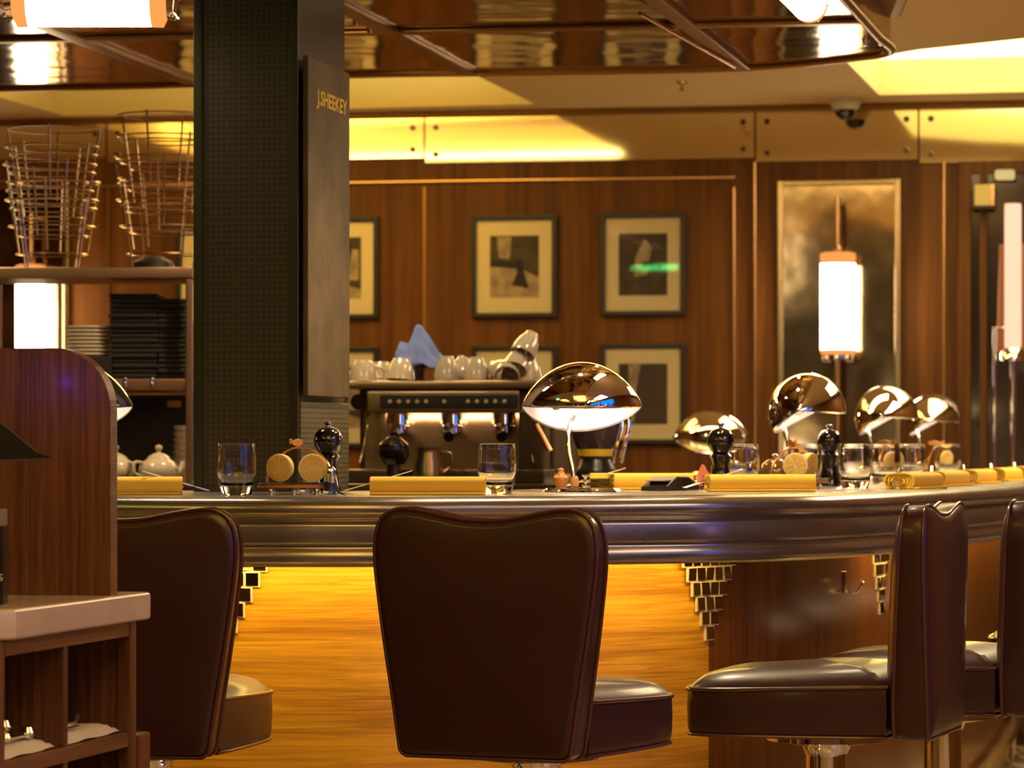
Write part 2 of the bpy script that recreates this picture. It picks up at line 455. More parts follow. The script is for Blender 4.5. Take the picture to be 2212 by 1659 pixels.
# tall wall mirror with the lamp in front
def wall_mirror(px0, px1, py0, py1, lb):
    t = thing('wall_mirror', lb, 'mirror', (0, WY, 0), WROT)
    t0, t1 = wall_t(px0), wall_t(px1); z1, z0 = wall_z((px0+px1)/2, py0), wall_z((px0+px1)/2, py1)
    bm = B(); box(bm, ((t0+t1)/2, -.008, (z0+z1)/2), (t1-t0-.03, .008, z1-z0-.03)); obj('mirror_glass', bm, M_mirror_d, t)
    bm = B()
    for x in (t0+.0125, t1-.0125): box(bm, (x, -.009, (z0+z1)/2), (.025, .018, z1-z0), .005)
    for z in (z0+.0125, z1-.0125): box(bm, ((t0+t1)/2, -.009, z), (t1-t0-.05, .018, .025), .005)
    obj('mirror_border', bm, pbr('bevelled mirror border', (.50, .38, .22), .22, 1.), t)
wall_mirror(1680, 1946, 388, 1450, 'tall smoky wall mirror with a bright border behind the glowing lamp, right of the photographs')
wall_mirror(-500, 150, 392, 1450, 'dark smoky wall mirror behind the wire stands at the left')
# sconces
def sconce(px, D, lb, rad=.07, top=545, bot=765, wd=None):
    s = F/D
    ztop = EYE-(top-HZ)/s; zb = EYE-(bot-HZ)/s
    t = thing('wall_lamp', lb, 'lamp', at(px, D, zb), WROT, 'glowing cylinder wall lamps')
    h = ztop-zb
    bm = B(); lathe(bm, [(0, .012), (rad*.97, .012), (rad, .02), (rad, h-.045), (0, h-.045)], 40); obj('glass_shade', bm, M_lampw, t)
    bm = B(); lathe(bm, [(rad+.001, h-.047), (rad+.002, h-.006), (rad*.8, h), (0, h)], 40); obj('shade_end', bm, M_orange, t)
    bm = B(); lathe(bm, [(0, 0), (rad*.95, 0), (rad+.001, .006), (rad+.001, .018)], 40); obj('shade_end', bm, M_orange, t)
    bm = B()
    for k in range(8):
        a = k*PI/4; lathe(bm, [(0, -.034), (.008, -.03), (.011, -.018), (.008, -.006), (0, 0)], 10, TM((rad*.8*math.cos(a), rad*.8*math.sin(a), 0)))
    lathe(bm, [(0, -.02), (rad*.85, -.02), (rad*.85, -.004), (0, -.004)], 30)
    obj('chrome_collar', bm, M_chrome, t)
    bm = B(); lathe(bm, [(0, h), (.012, h), (.02, h+.012), (.012, h+.03), (0, h+.03)], 16)
    tube(bm, [(0, 0, h+.02), (0, 0, h+.22)], .012, 12)
    wd = wd or (8.8-.12*PX(px, D)-D)*K*CW
    tube(bm, [(0, 0, h+.2), (0, wd-.01, h+.2)], .01, 10); obj('mounting_rod', bm, M_brass, t)
    bm = B(); tube(bm, [(0, 0, -.02), (0, 0, -.42)], .012, 12); tube(bm, [(0, 0, -.4), (0, wd-.01, -.4)], .01, 10); obj('mounting_rod', bm, M_brass, t)
    return t
sconce(1810, 8.56, 'glowing white cylinder lamp on a chrome rod before the tall wall mirror')
sconce(66, 8.99, 'glowing white cylinder lamp behind the shelf unit at the left', rad=.062, top=572, bot=800)

for k, (x, lb) in enumerate(((-2.6, 'left'), (-.9, 'middle'), (1.5, 'right'))):  # unseen lamps added behind the viewer so the chrome shows white highlights
    o_ = sconce(1106, 8.0, 'glowing wall lamp added behind the viewer for chrome reflections, %s of the three' % lb, rad=.035, wd=.12)
    o_.location = (x, YF+.13, 1.45); o_.rotation_euler.z = PI
# framed photographs
def photo_shapes(kind, w, h):
    """list of (material index, outline)"""
    out = []
    if kind == 0:   # pale ground, dark figure under branches
        out += [(1, [(-.5, -.5), (.5, -.5), (.5, -.18), (.1, -.02), (-.5, .02)]), (1, [(-.32, .14), (-.1, .12), (-.06, .48), (-.36, .48)]),
                (2, [(-.05, -.3), (.3, -.36), (.2, -.1), (.16, .12), (.02, .1), (.05, -.1)]), (2, [(-.5, .0), (.1, -.04), (.1, .06), (-.5, .1)])]
    elif kind == 1:
        out += [(1, [(-.18, -.2), (.1, -.16), (.12, .06), (.18, .26), (.04, .42), (-.06, .28), (-.16, .1)]), (2, [(-.02, -.06), (.24, -.02), (.22, .06), (-.02, .04)])]
    elif kind == 2:
        out += [(1, [(-.32, -.46), (-.18, -.46), (-.14, .1), (-.05, .49), (-.3, .49), (-.28, 0)]), (3, [(-.14, -.49), (.48, -.49), (.48, .49), (.3, .49), (.2, .2), (.05, .25), (-.05, -.05)])]
    else:
        out += [(1, [(-.5, -.5), (.5, -.5), (.5, -.35), (-.5, -.1)]), (2, [(-.1, -.4), (.06, -.4), (.3, .4), (.14, .42)]), (1, [(.2, -.2), (.45, -.2), (.45, .3), (.32, .3)])]
    return [(mi, [(x*w, z*h) for x, z in o]) for mi, o in out]
M_ph0 = pbr('photo dark', (.055, .040, .030), .5, cvar=(16, (.10, .07, .05)))
M_ph1 = pbr('photo light', (.58, .46, .28), .5, cvar=(22, (.34, .26, .17)))
M_ph2 = pbr('photo black', (.02, .014, .011), .5)
M_ph3 = pbr('photo mid', (.09, .06, .045), .5)
def picture(px0, px1, py0, py1, kind, lb):
    t0, t1 = wall_t(px0), wall_t(px1); z1, z0 = wall_z((px0+px1)/2, py0), wall_z((px0+px1)/2, py1)
    w, h = t1-t0, z1-z0
    base = WM @ Vector(((t0+t1)/2, 0, (z0+z1)/2))
    t = thing('framed_photograph', lb, 'picture', base, WROT, 'black framed photographs on the panelled wall')
    bm = B(); fw = .021
    for s in (-1, 1):
        box(bm, (s*(w/2-fw/2), -.014, 0), (fw, .028, h), .003); box(bm, (0, -.014, s*(h/2-fw/2)), (w-2*fw, .028, fw), .003)
    obj('frame', bm, M_frame, t)
    bm = B(); box(bm, (0, -.006, 0), (w-2*fw, .006, h-2*fw)); obj('mat_board', bm, M_mat, t)
    iw, ih = w*.57, h*.60
    bm = B(); box(bm, (0, -.0095, .0), (iw, .001, ih)); n = 0
    for mi, o in photo_shapes(kind, iw, ih):
        n += 1; k = len(bm.faces); prism(bm, o, -.0102-.0004*n, -.0101-.0004*n)
        bm.faces.ensure_lookup_table()
        for f in bm.faces[k:]: f.material_index = mi
    obj('photo_print', bm, [M_ph0, M_ph1, M_ph2, M_ph3], t)
    bm = B(); box(bm, (0, -.0165, 0), (w-2*fw, .002, h-2*fw)); obj('glass', bm, M_pane, t)
picture(640, 820, 469, 690, 3, 'framed photograph half hidden behind the hanging board, upper one')
picture(1020, 1205, 465, 687, 0, 'upper framed photograph of a dark figure on pale ground, above the coffee machine')
picture(1298, 1482, 460, 683, 1, 'upper framed dark photograph catching a green reflection, at the right of the row')
picture(640, 820, 750, 968, 3, 'framed photograph low behind the left end of the coffee machine')
picture(1020, 1205, 747, 964, 0, 'lower framed photograph mostly hidden by glasses on the coffee machine')
picture(1298, 1482, 742, 960, 2, 'lower framed photograph with pale pillar and dark shape, right behind the large lamp')
picture(383, 566, 490, 706, 1, 'framed photograph seen between the shelf unit and the mosaic pillar')

# doorway at far right
bm = B()
t0, t1 = wall_t(2090), wall_t(2420); zt = wall_z(2200, 372)
box(bm, ((t0+t1)/2, -.004, zt/2), (t1-t0, .008, zt)); dr = struct('door_1', bm, pbr('dark glossy door', (.025, .014, .010), .12, coat=.6), loc=(0, WY, 0), rz=WROT)
bm = B()
box(bm, (t0-.01, -.015, zt/2), (.05, .03, zt), .004); box(bm, (t1+.01, -.015, zt/2), (.05, .03, zt), .004); box(bm, ((t0+t1)/2, -.015, zt+.02), (t1-t0+.07, .03, .05), .004)
box(bm, (t0+.065, -.02, zt/2), (.03, .02, zt), .004)
obj('door_frame', bm, M_wall, dr)
def wthing(name, px, py, lb, cat): 
    k = (px-1106)/F; D = 8.8/(1+WS*k)
    return thing(name, lb, cat, (k*D, D*K, EYE-(py-HZ)/F*D), WROT)
t = wthing('cabinet_light', 2172, 380, 'small cream glowing fitting above the doorway at the far right', 'light')
bm = B(); box(bm, (0, -.05, 0), (.078, .05, .04), .01); obj('light_cover', bm, emis('cream glow', (1, .72, .28), .75), t)
bm = B(); box(bm, (0, -.02, 0), (.09, .04, .05), .004); obj('housing', bm, M_steeld, t)
t = wthing('wall_box', 2125, 425, 'cream and copper box mounted high inside the dark doorway', 'box')
bm = B(); box(bm, (0, -.06, 0), (.062, .08, .085), .004); obj('body', bm, pbr('cream box', (.62, .48, .16), .5), t)
bm = B(); box(bm, (.038, -.06, -.002), (.022, .07, .09), .006); obj('side_cover', bm, M_copper, t)
bm = B(); box(bm, (0, -.06, -.05), (.085, .09, .016), .003); obj('bracket', bm, M_black, t)
# pink floor lamp in front of the doorway
def pink_lamp():
    D = 8.1; s = F/D; x = PX(2188, D)
    t = thing('floor_lamp', 'tall pinkish glowing tube lamp on a chrome pole before the dark doorway', 'lamp', (x, D*K, 0))
    z1, z0 = EYE+(960-440)/s, EYE+(960-752)/s
    bm = B(); lathe(bm, [(0, z0), (.03, z0), (.032, z0+.01), (.032, z1-.01), (.03, z1), (0, z1)], 28); obj('glass_tube', bm, M_pinktube, t)
    bm = B(); lathe(bm, [(0, z0-.05), (.05, z0-.05), (.05, z0-.02), (.034, z0), (0, z0)], 28); obj('collar', bm, M_chrome, t)
    bm = B(); tube(bm, [(0, 0, .02), (0, 0, z0-.03)], .012, 14); tube(bm, [(-.065, .03, .02), (-.065, .03, z0+.08), (.0, .03, z0+.08)], .008, 10); obj('pole', bm, M_chrome, t)
    bm = B(); lathe(bm, [(0, 0), (.14, 0), (.14, .012), (.03, .03), (0, .03)], 40); obj('base', bm, M_chrome, t)
    bm = B(); prism(bm, [(-.05, z0-.02), (.12, z0-.02), (.12, z1-.15), (-.04, z1-.15)], .07, .09, bev=.004); obj('back_plate', bm, pbr('copper plate', (.28, .11, .05), .4, .5), t)
pink_lamp()
# dome camera, sprinkler
p = at(1826, 8.50, CEIL)
t = thing('dome_camera', 'white dome security camera on the ceiling in front of the mirror band', 'camera', p)
bm = B(); lathe(bm, [(0, 0), (.062, 0), (.062, -.02), (.05, -.042), (.044, -.045), (0, -.045)], 30); obj('housing', bm, pbr('camera white', (.62, .56, .42), .5), t)
bm = B(); lathe(bm, [(.042, -.045), (.038, -.065), (.02, -.082), (0, -.087)], 24); obj('dome', bm, M_blackg, t)
p = at_z(1473, 176, CEIL)
t = thing('sprinkler', 'tiny ceiling sprinkler between the canopy and the mirror band', 'sprinkler', p)
bm = B(); lathe(bm, [(0, 0), (.022, 0), (.018, -.008), (.006, -.012), (.006, -.03), (.014, -.034), (0, -.036)], 18); obj('head', bm, M_brass, t)
# green exit sign hanging over the aisle (reflected in a picture glass)
t = thing('exit_sign', 'green lit sign hanging from the ceiling, seen only as a reflection in a picture', 'sign', (-2.55, 5.5, CEIL), math.radians(-19.8))
bm = B(); box(bm, (0, 0, -.14), (.34, .03, .15), .004); obj('housing', bm, M_black, t)
bm = B(); box(bm, (0, .018, -.14), (.31, .004, .12)); obj('green_face', bm, M_green, t)
bm = B(); tube(bm, [(-.12, 0, 0), (-.12, 0, -.07)], .004, 8); tube(bm, [(.12, 0, 0), (.12, 0, -.07)], .004, 8); obj('hanger', bm, M_steeld, t)

# ------------------------------------------------------------------ bronze canopy
YK = lambda q: [(a, b*K) for a, b in q]
can_far = YK([(-3.0, 6.95), (-1.63, 6.77), (-.997, 6.68), (-.49, 6.515), (.03, 6.47), (.55, 6.42), (.80, 6.35), (.987, 6.24), (1.09, 6.13)])
can_r = YK([(1.02, 5.92), (.36, 4.0)])
can = can_far+can_r+YK([(-3.0, 4.4)])
t = thing('ceiling_canopy', 'large bronze mirrored canopy hanging over the bar with dark ribs', 'canopy', (0, 0, CAN))
bm = B(); slab(bm, can, .0, .10); obj('mirrored_underside', bm, M_bronze, t)
bm = B(); slab(bm, [(x*1.0+(.035 if x > .9 else 0), y+.02) for x, y in can_far]+YK([(1.10, 5.90), (.44, 3.97), (-3.0, 4.37)]), .10, .16, bev=.01); obj('upper_tray', bm, M_rib, t)
bm = B()
for (x0, y0, x1, y1) in ((.687, 6.37, .0, 4.3), (-.135, 6.46, -.80, 4.3), (-1.0, 6.62, -1.65, 4.4), (-1.9, 6.76, -2.5, 4.5)):
    y0 *= K; y1 *= K; d = Vector((x1-x0, y1-y0, 0)); box(bm, (0, 0, 0), (d.length, .05, .016), .004, TM(((x0+x1)/2, (y0+y1)/2, -.006), math.atan2(d.y, d.x)))
for (x0, y0, x1, y1) in ((-2.95, 6.12, .93, 5.68), (-2.95, 5.15, .60, 4.75)):
    y0 *= K; y1 *= K; d = Vector((x1-x0, y1-y0, 0)); box(bm, (0, 0, 0), (d.length, .05, .012), .004, TM(((x0+x1)/2, (y0+y1)/2, -.006), math.atan2(d.y, d.x)))
obj('rib', bm, M_rib, t)
bm = B()
tube(bm, [(x, y, .0) for x, y in catmull(can_far+can_r[:1], 4)], .014, 10); tube(bm, [(*can_r[0], 0), (*can_r[1], 0)], .014, 10)
obj('rim_tube', bm, M_rib, t)
bm = B()
for x, y in YK(((-2.2, 4.6), (-.8, 4.5), (.2, 4.4), (-2.3, 6.3), (.6, 6.0))): box(bm, (x, y, (.16+CEIL-CAN)/2), (.05, .05, CEIL-CAN-.16))
obj('ceiling_hanger', bm, M_rib, t)
bm = B(); d = Vector((.411, .965, 0)).normalized()
tube(bm, [(.33, 5.50*K, -.020), (.655, 6.27*K, -.020)], .006, 10); obj('copper_bead', bm, M_copper, t)
for (px, py) in ((1870, 88), (1905, 87), (800, 62), (770, 45)):
    q = at_z(px, py, CAN); bm = B(); lathe(bm, [(0, -.016), (.008, -.014), (.012, 0), (0, 0)], 12, TM((q.x, q.y, 0))); obj('stud', bm, M_chrome, t)
def tube_lamp(c, ang, ln, r, lb):
    t = thing('tube_lamp', lb, 'lamp', c, ang, 'white tube lamps under the canopy')
    R = TM((0, 0, 0), 0, 0, PI/2)
    bm = B(); lathe(bm, [(0, -ln/2), (r, -ln/2), (r, ln/2), (0, ln/2)], 40, R); obj('glass_tube', bm, M_tube, t)
    for s in (-1, 1):
        bm = B(); lathe(bm, [(r+.001, s*(ln/2-.002)), (r+.002, s*(ln/2+.024)), (r*.8, s*(ln/2+.032)), (0, s*(ln/2+.032))], 40, R); obj('glass_end', bm, M_orange, t)
        bm = B(); lathe(bm, [(0, s*(ln/2+.03)), (r*.75, s*(ln/2+.034)), (r*.8, s*(ln/2+.05)), (0, s*(ln/2+.06))], 24, R)
        for k in range(6):
            a = k*PI/3; lathe(bm, [(0, -.01), (.011, 0), (0, .01)], 10, TM((s*(ln/2+.05), r*.8*math.cos(a), r*.8*math.sin(a))))
        tube(bm, [(s*(ln/2+.05), 0, 0), (s*(ln/2+.05), 0, CAN-c[2])], .009, 10)
        obj('chrome_cap', bm, M_chrome, t)
tube_lamp((-.98, 4.95*K, CAN-.092), 0., .29, .07, 'white glowing tube lamp under the canopy at the left, beside the pillar')
tube_lamp((.66, 5.0*K, CAN-.06), math.atan2(K, .336), .62, .042, 'white glowing tube lamp under the right edge of the canopy')

# ------------------------------------------------------------------ mosaic pillar
pa = WROT
corner = at(636, 4.95, 0)
t = thing('mosaic_pillar', 'dark mosaic tiled pillar rising from the bar to the canopy', 'pillar', corner, pa)
bm = B(); box(bm, (-.117, .248, CEIL/2), (.230, .492, CEIL-.002)); obj('tiled_shaft', bm, M_mosaic, t)
bm = B()
for x in (-.234, 0):
    box(bm, (x*.985-.002, .003, CEIL/2), (.022, .012, CEIL-.004), .003)
obj('corner_bead', bm, M_pilledge, t)
bm = B(); box(bm, (.005, .25, 1.135), (.014, .47, .35), .003); obj('side_panel', bm, M_mosaic2, t, label='greenish tiled side panel')
for o in (): pass
# hanging board
t = thing('menu_board', 'tall narrow brown board with small gold lettering on the side of the pillar', 'board', corner, pa)
zb, zt = EYE-(856-HZ)/F*5.0, EYE-(132-HZ)/F*5.03
bm = B(); box(bm, (.024, .212, (zb+zt)/2), (.014, .405, zt-zb), .003); obj('panel', bm, M_board, t)
bm = B()
for z in (zb+.1, zt-.1): box(bm, (.009, .212, z), (.018, .03, .03))
obj('bracket', bm, M_black, t)
def text(name, s, size, m, parent, loc, rot, ex=.0008, align='CENTER', sx=1.):
    cu = bpy.data.curves.new(name, 'FONT'); cu.body = s; cu.size = size; cu.extrude = ex; cu.offset = .0011 if size > .03 else 0; cu.align_x = align
    o = bpy.data.objects.new('tmp', cu); COL.objects.link(o); bpy.context.view_layer.update()
    me = bpy.data.meshes.new_from_object(o); bpy.data.objects.remove(o)
    me.name = name; me.materials.clear(); me.materials.append(m)
    o = bpy.data.objects.new(name, me); COL.objects.link(o); o.parent = parent; o.location = loc; o.rotation_euler = rot; o.scale = (sx, 1, 1)
    return o
text('lettering', 'J.SHEEKEY', .048, M_gold, t, (.0315, .235, zt-.105), (PI/2, 0, PI/2), sx=1.35)

# ------------------------------------------------------------------ bar counter
path = YK([(-2.9, 5.2), (-1.7, 4.68), (-.854, 4.50), (-.373, 4.455), (0, 4.51), (.30, 4.57), (.50, 4.635), (.70, 4.76), (.93, 5.03), (1.2, 5.48), (1.429, 5.94), (1.82, 7.0), (2.19, 8.2)])
PTH = catmull(path, 14)
def norms(pts):
    out = []
    for i in range(len(pts)):
        a, b = pts[max(i-1, 0)], pts[min(i+1, len(pts)-1)]
        d = Vector((b[0]-a[0], b[1]-a[1])).normalized(); out.append((-d.y, d.x))
    return out
NRM = norms(PTH)
def sweep(prof, i0=0, i1=None, closed=True):
    bm = B(); i1 = i1 or len(PTH); rows = []
    for i in range(i0, i1):
        (x, y), (nx, ny) = PTH[i], NRM[i]
        rows.append([bm.verts.new((x+nx*o, y+ny*o, z)) for o, z in prof])
    n = len(prof)
    for a, b in zip(rows, rows[1:]):
        for k in range(n if closed else n-1):
            j = (k+1) % n; bm.faces.new((a[k], b[k], b[j], a[j]))
    if closed:
        bm.faces.new(rows[0]); bm.faces.new(rows[-1][::-1])
    return bm
def path_uv(o, i0):
    """u follows the length of the swept path"""
    me = o.data; uv = me.uv_layers.active.data
    s = [0]
    for i in range(1, len(PTH)): s.append(s[-1]+math.dist(PTH[i], PTH[i-1]))
    for lp in me.loops:
        c = me.vertices[lp.vertex_index].co
        best = min(range(len(PTH)), key=lambda i: (PTH[i][0]-c.x)**2+(PTH[i][1]-c.y)**2)
        uv[lp.index].uv = (s[best], c.z)
bar = thing('bar_counter', 'long curved bar with a pewter edged top, glowing wooden front and mirror tile drops', 'bar counter', (0, 0, 0))
prof = [(.92, 0), (.05, 0), (.036, .0), (.030, -.003), (.020, -.004), (.010, -.008), (.003, -.016), (0, -.026), (.003, -.036), (.011, -.044), (.020, -.048),
        (.024, -.052), (.017, -.056), (.014, -.062), (.014, -.094), (.018, -.101), (.027, -.106), (.027, -.110), (.021, -.116), (.019, -.128), (.021, -.140), (.030, -.148), (.06, -.148), (.06, -.112), (.92, -.112)]
o = obj('countertop', sweep([(a, CT+b) for a, b in prof]), M_pewter, bar, smooth=50)
# split of the front panel at the tile drop
SP = min(range(len(PTH)), key=lambda i: abs(1106+FK*(PTH[i][0]+NRM[i][0]*.27)/(PTH[i][1]+NRM[i][1]*.27)-1532))
pp = [(.27, 0), (.27, CT-.113), (.30, CT-.113), (.30, 0)]
o = obj('front_panel', sweep(pp, 0, SP+1), M_front, bar); path_uv(o, 0)
o = obj('curved_panel', sweep(pp, SP, len(PTH)), M_curve, bar, label='darker lacquered curved panel'); path_uv(o, 0)
o = obj('light_strip', sweep([(.15, CT-.113), (.15, CT-.121), (.18, CT-.121), (.18, CT-.113)], 0, SP-1), M_under, bar)
RS = min(range(len(PTH)), key=lambda i: abs(1106+FK*(PTH[i][0]+NRM[i][0]*.27)/(PTH[i][1]+NRM[i][1]*.27)-1850))
o = obj('light_strip', sweep([(.15, CT-.113), (.15, CT-.121), (.18, CT-.121), (.18, CT-.113)], RS, len(PTH)), M_under, bar)
o = obj('inner_panel', sweep([(.86, 0), (.86, CT-.113), (.88, CT-.113), (.88, 0)]), M_dark, bar)
o = obj('toe_rail', sweep([(.22, .14), (.25, .14), (.25, .18), (.22, .18)]), M_brass, bar)
# mirror tile drops: columns 7,6(5),4,3,2,1
def drop(px):
    i = min(range(len(PTH)), key=lambda i: abs(1106+FK*(PTH[i][0]+NRM[i][0]*.27)/(PTH[i][1]+NRM[i][1]*.27)-px))
    (x, y), (nx, ny) = PTH[i], NRM[i]
    base = Vector((x+nx*.27, y+ny*.27, 0)); rz = math.atan2(ny, nx)-PI/2
    g = bpy.data.objects.new('mirror_tile_drop', None); COL.objects.link(g); g.parent = bar; g.location = base; g.rotation_euler.z = rz
    tw, th = .034, .0335
    zt = CT-.150
    bm = B(); bk = B()
    for r, n in enumerate((6, 5, 4, 3, 2, 1)):
        z = zt-.002-(r+.5)*th+.018
        if r == 0: z = zt-.008; hh = .012
        else: z = zt-.016-(r-.5)*th; hh = th-.005
        for k in range(n):
            x = (k-(n-1)/2)*tw
            a, b = random.uniform(-.12, .12), random.uniform(-.15, .12)
            box(bm, (0, 0, 0), (tw-.006, .003, hh), .0006, TM((x, -.0045, z), rz=a, rx=b))
            box(bk, (x, -.0015, z), (tw+.001, .003, hh+.006))
    obj('mirror_tile', bm, M_tile_m, g); obj('grout', bk, M_grout, g)
    return i
drop(1530); drop(486); drop(1902)
# joint line below the drop
# coat hook
i = min(range(len(PTH)), key=lambda i: abs(1106+FK*(PTH[i][0]+NRM[i][0]*.27)/(PTH[i][1]+NRM[i][1]*.27)-1828))
x, y = PTH[i][0]+NRM[i][0]*.27, PTH[i][1]+NRM[i][1]*.27
rz = math.atan2(NRM[i][1], NRM[i][0])-PI/2
t = thing('coat_hook', 'small chrome bag hook on the dark curved bar front below the counter', 'hook', (x, y, EYE-(1262-HZ)/FK*y), rz)
bm = B(); box(bm, (0, -.003, .005), (.016, .006, .055), .002); obj('hook_plate', bm, M_chrome, t)
bm = B(); tube(bm, catmull([(0, -.004, -.012), (0, -.02, -.020), (.003, -.032, -.02), (.006, -.042, -.006), (.007, -.045, .004)], 5), .003, 8); lathe(bm, [(0, -.005), (.005, 0), (0, .005)], 10, TM((.007, -.045, .006))); obj('hook_arm', bm, M_chrome, t)

# ------------------------------------------------------------------ bar stools
def make_stool():
    t = thing('bar_stool', '', 'bar stool')
    # seat: rounded slab narrower at the back
    sx, y0, y1 = .205, -.16, .255
    ol = catmull([(-.175, y0), (-.195, .0), (-.205, .15), (-.19, y1-.035), (-.15, y1-.005), (0, y1+.008), (.15, y1-.005), (.19, y1-.035), (.205, .15), (.195, .0), (.175, y0)], 5)
    def ring(bm, sc_, z, dz=None):
        return [bm.verts.new((x*sc_, (y-.04)*sc_+.04, z+(dz(x, y) if dz else 0))) for x, y in ol]
    def skirt(bm, rows, cap=True):
        n = len(ol)
        for a, b in zip(rows, rows[1:]):
            for k in range(n): bm.faces.new((a[k], a[(k+1) % n], b[(k+1) % n], b[k]))
    back = lambda x, y: .012*max(0, (.25-y)/.41)
    bm = B(); rows = [ring(bm, .5, .628), ring(bm, .94, .628), ring(bm, .985, .634), ring(bm, 1.0, .648), ring(bm, 1.005, .69, None), ring(bm, 1.0, .716, back), ring(bm, .985, .722, back),
                      ring(bm, .95, .733, back), ring(bm, .86, .748, back), ring(bm, .7, .758, back), ring(bm, .45, .763, back), ring(bm, .15, .765, back)]
    skirt(bm, rows); bm.faces.new(rows[0]); bm.faces.new(rows[-1])
    obj('seat', bm, M_leather, t, smooth=60)
    bm = B(); tube(bm, [(x*1.003, (y-.04)*1.003+.04, .721+back(x, y)) for x, y in ol], .0042, 8, True)
    tube(bm, [(x*.99, (y-.04)*.99+.04, .632) for x, y in ol], .0036, 8, True)
    obj('seat_piping', bm, M_leather2, t)
    # backrest outline (x, z)
    half = [(a*1.03, b) for a, b in [(.0, 1.068), (.05, 1.071), (.10, 1.081), (.15, 1.089), (.18, 1.087), (.203, 1.073), (.215, 1.045), (.218, 1.0), (.212, .94), (.198, .84), (.182, .74), (.170, .66), (.166, .640), (.155, .631)]]
    R = catmull(half, 3)
    ol2 = [(-x, z) for x, z in R[::-1]][:-1]+R
    def back_y(z): return -.172
    def thin(z, off): return 0 if off < -.04 else -.026*max(0, (z-.70)/.39)     # the front slopes back, the rear is upright
    cz = .86
    bm = B(); rows = []
    for scl, off in ((.3, -.086), (.7, -.083), (.93, -.079), (.975, -.075), (1., -.068), (1.006, -.04), (1., -.006), (.97, .003), (.9, .012), (.7, .024), (.3, .030)):
        rows.append([bm.verts.new((x*scl, back_y(z)+off+thin(cz+(z-cz)*scl, off), cz+(z-cz)*scl)) for x, z in ol2])
    n = len(ol2)
    for a, b in zip(rows, rows[1:]):
        for k in range(n): bm.faces.new((a[k], a[(k+1) % n], b[(k+1) % n], b[k]))
    bm.faces.new(rows[0]); bm.faces.new(rows[-1])
    obj('backrest', bm, M_leather, t, smooth=60)
    bm = B()
    for off, s_ in ((-.070, 1.004), (-.003, 1.004)):
        tube(bm, [(x*s_, back_y(z)+off+thin(z, off), cz+(z-cz)*s_) for x, z in ol2], .0036, 8, True)
    obj('back_piping', bm, M_leather2, t)
    bm = B(); lathe(bm, [(0, .625), (.12, .625), (.12, .612), (.05, .60), (.041, .58), (.041, .03), (0, .03)], 40); obj('column', bm, M_chrome, t)
    bm = B(); lathe(bm, [(0, 0), (.21, 0), (.215, .008), (.20, .02), (.06, .035), (.045, .06), (0, .06)], 48); obj('base', bm, M_chrome, t)
    return t
stool = make_stool()
SG = 'burgundy leather bar stools along the bar'
def place(px, Dback, heading, lb, first=False, sc_=1.):
    """px,Dback: middle of the backrest; heading: rotation from facing away"""
    bx, by = PX(px, Dback), Dback*K
    off = Matrix.Rotation(heading, 3, 'Z') @ Vector((0, -.225, 0))
    loc = (bx-off.x, by-off.y, 0)
    if first:
        stool.location = loc; stool.rotation_euler.z = heading; stool['label'] = lb; stool['group'] = SG; return stool
    return dup(stool, loc, heading, lb, SG)
place(1054, 3.94, math.radians(-24), 'burgundy leather bar stool in the middle, its full back turned to the viewer', True)
place(258, 3.96, math.radians(-8), 'burgundy leather bar stool partly hidden behind the wooden host stand')
place(2022, 4.27, math.radians(72), 'burgundy leather bar stool seen from the side, its seat pointing left')
place(2255, 4.62, math.radians(68), 'burgundy leather bar stool cut off by the right edge of the picture')
for D, hd, lb in ((5.45, 74, 'nearest'), (5.95, 80, 'second nearest'), (6.45, 72, 'middle one'), (6.95, 78, 'second farthest'), (7.5, 75, 'farthest')):
    j = min(range(len(PTH)), key=lambda i: abs(PTH[i][1]-D*K))
    ex = PTH[j][0]-NRM[j][0]*.36, PTH[j][1]-NRM[j][1]*.36
    place(1106+FK*(ex[0]+.18)/(ex[1]), ex[1]/K, math.radians(hd), 'burgundy bar stool glimpsed between the two right stools, %s of the far row' % lb)

